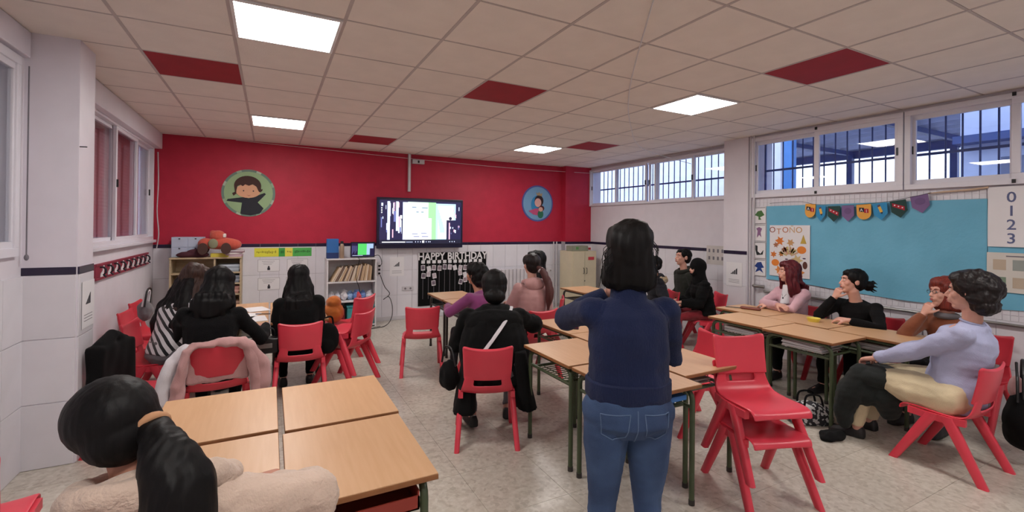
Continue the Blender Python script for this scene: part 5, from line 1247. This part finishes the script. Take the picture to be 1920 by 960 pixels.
# --- standing woman in the blue sweater, back to the viewer
cx, cy = 1.30, 1.44; fc = (.42, .91)
F = person('person standing in the middle, navy knitted sweater and blue jeans, back turned, dark wavy hair', (cx, cy), fc, hz=.87, lean=.02, sc=.94, hem=-.075, boxy=.022, head=(-.05, -.05, .03), vox=.009, cvox=.009,
    wrists=[('l', (-.03, .21, 1.30)), ('l', (.09, .26, 1.16))], poles=[(-1, -.25, -.55), (1, -.1, -1.6)], hands=[((.75, .35, .3), (0, .3, -1), (0, 1, 1), .5), ((-.9, .2, .1), (0, .3, -1), (0, 1, 1), .5)],
    feet=[('l', (-.105, -.01, .075)), ('l', (.115, .03, .075))], knees=[(0, 1, 0), (0, 1, 0)], top=('sweater', m_navy), legs=('trousers', m_jean), hair=('bob', m_hairb), wide=1.06, build=1.12, collar='high', foldamp=.006, skin=m_skin)
rr = random.Random(9); ls = []
for k in range(60):
    s = rr.choice((-1, 1)); a = rr.uniform(-.9, .9); p = F.hx(s * .095 * math.cos(a * .6), -.04 + .07 * math.sin(a), rr.uniform(-.08, .06)); q = p + F.HR * s * rr.uniform(.008, .022) + V3((0, 0, -.04)); r_ = q + F.HR * s * rr.uniform(-.015, .015) + V3((0, 0, -.05))
    ls.append([p, (p + q) / 2 + F.HR * s * .01, q, r_])
strands(F, 'loose_hair', m_hairb, ls, .0015)
g = G(); X_ = V3((1, 0, 0))
for z, w_, d_ in ((.905, .192, .150), (.93, .196, .153), (.96, .190, .148)): pass
g.rings([ringe(V3((0, .002, z)), V3((1, 0, 0)), V3((0, 1, 0)), w_, d_, 64, 2.2) for z, w_, d_ in ((.915, .168, .128), (.925, .172, .132), (.985, .172, .133), (.99, .160, .122), (.92, .156, .115))], None, cap=False, closed=True)
o = g.build('ribbed_hem', m_navy, F.root, 40)
for v in o.data.vertices:
    a = math.atan2(v.co.y, v.co.x); v.co *= 1; v.co.x *= 1 + .012 * math.sin(a * 60); v.co.y *= 1 + .012 * math.sin(a * 60)
pk = m_jean2 = cloth('denim_seam', (96, 118, 150), sheen=0)
def on_back(F, x, z): return V3((x, 0, z))
for s in (-1, 1):
    # pocket patches hug the seat: project along +y onto the trousers surface
    def hit(x, z):
        ok, loc, nrm, ix = F.trous.ray_cast(V3((x, -1, z)), V3((0, 1, 0))); return loc + nrm * .0015 if ok else V3((x, -.12, z))
    pg = G(); cols_ = 6; vs = []
    outline = [(.028, .885), (.135, .878), (.128, .795), (.085, .772), (.04, .792)]
    pts = [hit(s * a, b_) for a, b_ in outline]; dense = []
    for i in range(5):
        a, b_ = outline[i], outline[(i + 1) % 5]
        for q in range(6): dense.append(hit(s * (a[0] + (b_[0] - a[0]) * q / 6), a[1] + (b_[1] - a[1]) * q / 6))
    dense.append(dense[0]); pg.tube(dense, .0022, seg=5); pg.build('back_pocket_seam', pk, F.root, 60)
pg = G(); pg.tube([hit(0.0, .90 - .012 * q) for q in range(14)], .0022, seg=5); pg.build('centre_seam', pk, F.root, 60)

for s in (-1, 1):
    back_line(F, [(s * (.075 + .085 * (q / 9) ** 1.2), 1.385 - .021 * q) for q in range(10)], .0028, 'raglan_seam', m_navy, off=.001)

# --- woman in beige fleece, front left, ponytail
F = person('person at bottom left in beige fleece, black ponytail with tan tie', (-.262, 1.30), (-.15, 1), hz=.475, lean=.30, sc=.98, head=(.52, .34, -.22), vox=.008, cvox=.009,
    wrists=[('w', (-.42, 1.74, .745)), ('w', (.02, 1.70, .745))], poles=[(-1, -.2, -.5), (1, -.3, -.25)], hands=[(('w', (.4, 1, 0)), ('w', (0, 0, -1)), ('w', (1, 0, 0)), .3), (('w', (-.2, 1, 0)), ('w', (0, 0, -1)), ('w', (-1, 0, 0)), .35)],
    top=('coat', m_beige), legs=('trousers', m_blackc), hair=('tail_up', m_hairb), collar='hood', foldamp=.013, hs=.96, wide=1.05, skin=m_skin2, feet=[('l', (-.12, .40, .07)), ('l', (.12, .40, .07))])
hx = F.hx
gg = G(); gg.ell(hx(0, -.022, .028), (.094, .112, .098), rot=F.hrot, u=24, w=14); gg.ell(hx(0, -.045, -.02), (.088, .085, .085), rot=F.hrot, u=24, w=14)
bpy.data.objects.remove(F.hair); F.hair = blob(gg, 'hair', m_hairb, F.root, .005, 3, [(17, .0012, 110, (1, 1, .1)), (9, .003, 14, (1, 1, .5))])
gg = G(); gg.tube([F.N + V3((.115 * math.cos(a), .10 * math.sin(a) - .015, .035 - .025 * math.sin(a))) for a in [2 * PI * q / 20 for q in range(21)]], .036, seg=12).ell(F.N + V3((0, -.10, -.05)), (.13, .05, .08)).tube([F.N + V3((.05, -.10, .03)), F.N + V3((.15, -.05, .035)), F.N + V3((.20, .02, 0))], .035, round_=True)
blob(gg, 'folded_hood', m_beige, F.root, .008, 3, [(5, .010, 16, (1, 1, 1)), (6, .004, 45, (1, 1, 1))])
p0 = hx(.02, -.115, -.045); ponytail(F, [p0 + V3((0, .015, .015)), p0 + V3((.015, -.035, -.005)), p0 + V3((.045, -.085, -.05)), p0 + V3((.065, -.115, -.12)), p0 + V3((.07, -.12, -.22)), p0 + V3((.06, -.11, -.32))], [.030, .036, .058, .068, .062, .03], m_hairb, M('tan_hair_tie', (190, 142, 104), .8))
F1 = F
rr = random.Random(21); ls = []
for k in range(260):
    q = rr.uniform(.25, 1); a = rr.uniform(0, 6.28); c = p0 + V3((.03 + .045 * q, -.055 - .065 * q, -.02 - .22 * q)); n_ = V3((math.cos(a), math.sin(a) * .9, .1))
    b_ = c + n_ * .052; ls.append([b_, b_ + V3((0, 0, -.03)) + n_ * .006, b_ + V3((0, 0, -.065)) + n_ * rr.uniform(-.004, .016), b_ + V3((0, 0, -.09)) + n_ * rr.uniform(-.004, .02)])
strands(F, 'loose_hair', m_hairb, ls, .0009)
t = thing('eraser', 'small grey green soft case on the desk beside the beige sleeve', 'case', (.0, 1.63, .7008), .5); blob(G().ell((0, 0, .018), (.045, .028, .018)), 'body', m_khaki, t, .005, 2)

# --- striped blouse woman far left
m_stripe_c = cloth('striped_cloth', (222, 220, 224))
nt = m_stripe_c.node_tree; wv = nt.nodes.new('ShaderNodeTexWave'); wv.inputs['Scale'].default_value = 7; wv.inputs['Distortion'].default_value = 1.5; wv.inputs['Detail'].default_value = 1; wv.bands_direction = 'DIAGONAL'
cr_ = nt.nodes.new('ShaderNodeValToRGB'); cr_.color_ramp.interpolation = 'CONSTANT'; cr_.color_ramp.elements[0].color = (.012, .012, .015, 1); cr_.color_ramp.elements[1].position = .42; cr_.color_ramp.elements[1].color = (.72, .70, .73, 1)
tcn = nt.nodes.new('ShaderNodeTexCoord'); nt.links.new(tcn.outputs['Object'], wv.inputs['Vector']); nt.links.new(wv.outputs[0], cr_.inputs[0]); nt.links.new(cr_.outputs[0], nt.nodes['Principled BSDF'].inputs['Base Color'])
F = person('person in black and white striped blouse with long brown wavy hair, far left', (-.80, 5.0), (.75, .66), hz=.465, lean=.34, head=(-.25, .35, .1), top=('shirt', m_stripe_c), legs=('trousers', m_grey), hair=('longwave', m_hairbr, .56),
    wrists=[('l', (-.16, .42, .74)), ('l', (.14, .42, .74))], poles=[(-1, -.3, -.5), (1, -.3, -.5)], wide=1.0, build=1.05)
# dark lower lengths of that hair
g = G()
for s in (-1.9, -1, 0, 1, 1.9): g.tube([F.hx(.04 * s, -.07, -.04), F.N + V3((.065 * s, -.10 + .012 * abs(s), -.05)), F.N + V3((.080 * s, -.14, -.22)), F.N + V3((.075 * s, -.16, -.36))], [.05, .060, .056, .02], seg=10, round_=True)
blob(g, 'dark_hair_lengths', m_hairb, F.root, .009, 2, [(17, .005, 60, (1, 1, .15)), (8, .012, 14, (1, 1, .8))])
# --- black sweater woman, left block
F = person('person in plain black sweater with black hair, seated before the pink coat', (-.42, 4.20), (.12, 1), hz=.47, lean=.22, head=(-.1, .35, .05), top=('sweater', m_blackk), legs=('trousers', m_blackc), hair=('long', m_hairb, .22),
    wrists=[('w', (-.30, 4.62, .74)), ('w', (-.02, 4.55, .72))], poles=[(-.4, -.5, -1), (.5, -.5, -1)], wide=1.16, build=1.2, hands=[None, (('w', (-.5, .8, -.1)), ('w', (0, 0, -1)), ('w', (-1, 0, 0)), .5)], skin=m_skin, side=.05)
# --- black jacket woman with long hair, facing away
F = person('person in black jacket with long straight black hair, back turned, facing the notices', (.245, 4.64), (.02, 1), hz=.47, lean=.20, head=(0, .25, .0), top=('coat', m_blackc), legs=('trousers', m_blackc), hair=('long', m_hairb, .40),
    wrists=[('l', (-.13, .30, .73)), ('l', (.13, .30, .73))], poles=[(-.15, -.5, -1), (.15, -.5, -1)], sc=.95, wide=1.05, build=1.1)
# --- plum jumper
F = person('person in plum jumper with short dark hair leaning on the desk by the board', (2.04, 4.34), (-.4, 1), hz=.47, lean=.38, head=(.2, -.05, -.1), top=('sweater', m_plum), legs=('trousers', m_dnv), hair=('curly', m_hairb),
    wrists=[('w', (1.72, 4.74, .74)), ('w', (1.98, 4.92, .74))], poles=[(-1, -.3, -.6), (1, -.3, -.4)], wide=1.08, build=1.1, skin=m_skin2, sc=.97)
# --- black coat with white strap
F = person('person in long black coat with white cross-body strap, back turned, hair tied low', (1.58, 3.27), (.40, 1), hz=.475, lean=.46, head=(.05, .30, .05), top=('coat', m_blackc), legs=('trousers', m_grey), hair=('bunlow', m_hairb), hem=.10,
    wrists=[('l', (-.10, .34, .62)), ('w', (2.12, 3.70, .77))], poles=[(-1, -.3, -.7), (1, -.5, -.8)], wide=1.34, build=1.4, feet=[('l', (-.17, .02, .10)), ('l', (.12, .20, .08))], knees=[(-.2, 1, .4), (.2, 1, .4)], foldamp=.010, sc=1.0)
# strap over the back: from right shoulder to left hip, following the coat
g = G(); g.rings([ringe(V3((0, y, z)), V3((1, 0, 0)), V3((0, 1, 0)), w_, d_, 20) for z, y, w_, d_ in ((.44, .02, .24, .12), (.50, .01, .275, .15), (.62, .03, .285, .16), (.74, .075, .265, .165), (.84, .12, .235, .155), (.91, .155, .18, .12), (.95, .175, .10, .07))])
cape = blob(g, 'coat_back', m_blackc, F.root, .010, 4, [(33, .014, 11, (1, 1, .4)), (4, .004, 40, (1, 1, .6))])
back_line(F, [(.14 - .022 * q, .93 - .027 * q) for q in range(17)], .0065, 'bag_strap', m_wht, cape)
back_line(F, [(.19 - .01 * q, .985 - .012 * q) for q in range(5)], .007, 'strap_end', m_blackc, cape)
g = G()
for k, (a, x0) in enumerate(((-1, -.20), (1, .20))):
    g.rings([ringe(V3((x0 + a * .04 * z_, -.04 - .06 * z_, .52 - .30 * z_)), V3((1, 0, 0)), V3((0, 1, 0)), .065 + .025 * z_, .15 + .02 * z_) for z_ in (-.4, 0, .5, 1.)])
blob(g, 'coat_skirt', m_blackc, F.root, .011, 4, [(31, .014, 12, (1, 1, .3))])
t = thing('handbag', 'black fringed handbag hanging left of the person in black coat', 'bag', (1.22, 3.33, .36), .3); blob(G().ell((0, 0, .1), (.06, .10, .12)), 'body', m_blackc, t, .009, 2, [(12, .01, 24, (1, 1, 1))]); G().tube(catm([(0, -.08, .18), (0, -.03, .30), (0, .05, .30), (0, .09, .18)], 5), .008, seg=6).build('strap', m_black, t)
# --- pink jacket, ponytail brown
F = person('person in dusty pink jacket with reddish brown ponytail, back turned', (2.58, 4.40), (.15, 1), hz=.50, lean=.02, head=(.1, .0, .0), top=('coat', m_pink), legs=('trousers', m_dnv), hair=('tail_up', m_hairdb), collar='hood',
    wrists=[('l', (-.15, .32, .73)), ('l', (.15, .32, .73))], sc=1.0)
p0 = F.hx(.03, -.11, -.02); ponytail(F, [p0, p0 + V3((.05, -.04, -.06)), p0 + V3((.09, -.07, -.18)), p0 + V3((.10, -.08, -.32)), p0 + V3((.09, -.07, -.44))], [.026, .034, .045, .046, .02], M('red_brown_hair', (84, 46, 42), .5), m_wht)
# --- long black hair with glasses
F = person('person with glasses and long straight black hair in grey green and white top, in profile', (2.94, 4.90), (-.75, .66), hz=.475, lean=.02, head=(.15, -.05, 0), top=('sweater', m_khaki), legs=('trousers', m_blackc), hair=('long', m_hairb, .44), glasses=True, sc=1.03,
    wrists=[('l', (-.12, .30, .68)), ('l', (.12, .30, .68))])
g = G(); g.tube([F.arm[1][0] + V3((.0, 0, .035)), F.arm[1][0] + V3((.03, -.02, 0)), F.arm[1][0].lerp(F.arm[1][1], .6) + V3((.03, -.02, 0))], [.03, .036, .03], round_=True); blob(g, 'white_sleeve_panel', m_wht, F.root, .009, 2)
# --- fur hood person, man, black hood person
F = person('person with short black hair and fur trimmed dark hood, just right of the blue sweater', (4.72, 4.64), (-.85, .5), hz=.47, lean=.10, head=(.1, .0, 0), top=('puffer', m_dnv), legs=('trousers', m_blackc), hair=('short', m_hairb), sc=.93, skin=m_skin2, collar='hood')
g = G(); N_ = F.N
for q in range(22):
    a = PI * 1.0 + PI * q / 21; g.ell(N_ + V3((.135 * math.cos(a), .11 * math.sin(a) - .02, -.02 + .02 * math.sin(q * 2))), (.030, .030, .030))
blob(g, 'fur_trim', m_fur, F.root, .008, 1, [(8, .008, 60, (1, 1, 1))])
F = person('man with short black hair in dark olive hooded jacket looking left', (5.44, 4.80), (-.93, .35), hz=.475, lean=.08, head=(.05, -.08, 0), top=('coat', m_olive), legs=('trousers', m_dnv), hair=('crop', m_hairb), collar='hood', sc=1.04, wide=1.1, vox=.007, skin=m_skin)
F = person('person with black hood up, black padded jacket and dark red trousers, in profile', (5.15, 4.26), (-.90, .44), hz=.47, lean=.12, head=(.05, .05, 0), top=('puffer', m_blackc), legs=('trousers', m_redtr), hair=('hoodup', m_hairb), sc=.90, vox=.007,
    wrists=[('l', (-.08, .34, .62)), ('l', (.10, .34, .62))], hands=[((.3, 1, -.1), (0, -.2, -1), (1, 0, 0), .6), ((-.3, 1, -.1), (0, -.2, -1), (-1, 0, 0), .6)])
g = G(); g.box(-.07, .07, .28, .44, .605, .612, b=.002); g.build('white_paper_in_hand', m_paper, F.root)
# --- red haired woman, pale pink cardigan
F = person('person with long dark red hair in pale pink cardigan, arms folded on the desk', (5.26, 3.12), (-1, .10), hz=.475, lean=.12, head=(-.50, -.02, 0), top=('sweater', m_pinkk), legs=('trousers', m_blackc), hair=('longwave', m_hairred, .30), vox=.006,
    wrists=[('l', (.06, .32, .745)), ('l', (-.06, .34, .77))], poles=[(-1, .1, -.3), (1, .1, -.3)], hands=[((1, .2, 0), (0, -.3, -1), (0, 1, .3), .4), ((-1, .2, 0), (0, -.3, -1), (0, 1, .3), .4)], sc=.97)
g = G(); g.rings([ringe(F.N + V3((0, .035 + .03 * z_, -.17 * z_ + .02)), V3((1, 0, 0)), V3((0, 1, 0)), .062 - .01 * z_, .05 + .03 * z_, 16) for z_ in (-.1, .2, .5, .8, 1.1)]); blob(g, 'white_blouse', m_wht, F.root, .008, 2)
g = G(); c = F.N; g.tube([c + V3((-.05, .06, .0)), c + V3((-.02, .115, -.07)), c + V3((0, .125, -.10)), c + V3((.02, .115, -.07)), c + V3((.05, .06, 0))], .0018, seg=5).ell(c + V3((0, .128, -.105)), (.009, .005, .011)); g.build('necklace', m_ink, F.root)
# --- black sweater, bun, hand at chin
F = person('person in black sweater with black hair in a low bun, chin resting on hand', (5.24, 2.42), (-1, .10), hz=.455, lean=.30, head=(-.62, -.10, .10), top=('sweater', m_blackk), legs=('trousers', m_blackc), hair=('bun', m_hairb), vox=.006,
    wrists=[('l', (-.10, .40, .745)), ('l', (.125, .245, .925))], poles=[(-1, .2, -.6), (.5, .9, -1)], hands=[((.9, .3, 0), (0, -.3, -1), (0, 1, .3), .4), ((-.45, -.1, 1), (-.3, -1, .1), (-.9, 0, -.2), 1.0)], sc=.98, wide=1.1, build=1.1)
G().ell(F.hx(.079, .0, -.038), (.006, .006, .008)).build('earring', m_metal, F.root)
# --- auburn hair with glasses, rust knit
F = person('person with auburn hair and dark glasses in rust brown knit, chin on hand, at right', (5.10, 1.68), (-1, .14), hz=.455, lean=.26, head=(-.45, -.08, .05), top=('sweater', m_brownk), legs=('trousers', m_dnv), hair=('bob', m_hairaub), vox=.006, glasses=True,
    wrists=[('l', (-.12, .42, .745)), ('l', (.10, .235, .90))], poles=[(-1, .2, -.6), (.5, .9, -1)], hands=[((-.1, 1, 0), (0, -.1, -1), (1, 0, 0), .4), ((-.4, -.1, 1), (-.3, -1, .1), (-.9, 0, -.2), .8)], sc=.96)
blob(G().tube([F.N + V3((.06 * math.cos(a), .055 * math.sin(a) + .01, .0)) for a in [2 * PI * q / 14 for q in range(15)]], .026, seg=8), 'scarf', m_grey, F.root, .008, 2)
# --- pale blue shirt woman
F = person('person in pale blue shirt with short dark curly hair, in profile at right', (4.20, 1.40), (-.10, 1), hz=.475, lean=-.20, head=(.12, .0, 0), top=('shirt', m_shirt), legs=('trousers', m_crm), hair=('curly', m_hairdb), vox=.006, cvox=.009, wide=1.12, build=1.42, hem=.06,
    wrists=[('l', (-.12, .46, .60)), ('l', (.06, .46, .60))], poles=[(-.7, -.4, -1), (.7, -.4, -1)], hands=[((.2, 1, -.3), (0, -.2, -1), (1, 0, 0), .7), ((-.3, 1, -.3), (0, -.2, -1), (-1, 0, 0), .7)], collar='shirt', foldamp=.009, sc=1.07, feet=[('l', (-.12, .52, .07)), ('l', (.12, .52, .07))])
g = G(); g.ell((-.05, .42, .50), (.20, .17, .08)).ell((-.12, .48, .40), (.11, .12, .14)).tube([(-.16, .50, .50), (-.20, .56, .36), (-.20, .60, .20), (-.18, .60, .12)], [.08, .085, .075, .06], seg=12, round_=True).tube([(-.06, .38, .46), (-.10, .36, .36), (-.08, .35, .27)], [.09, .11, .08], seg=12, round_=True).tube([(.05, .48, .5), (.10, .54, .36), (.10, .55, .3)], [.08, .07, .05], round_=True)
t = thing('jacket', 'dark green wool jacket lying over the lap of the person in pale blue shirt', 'jacket', (4.20, 1.38, 0), yaw(-.10, 1)); blob(g, 'cloth_body', m_dgrn, t, .010, 4, [(41, .014, 11, (1, 1, .6)), (3, .004, 40, (1, 1, 1))])
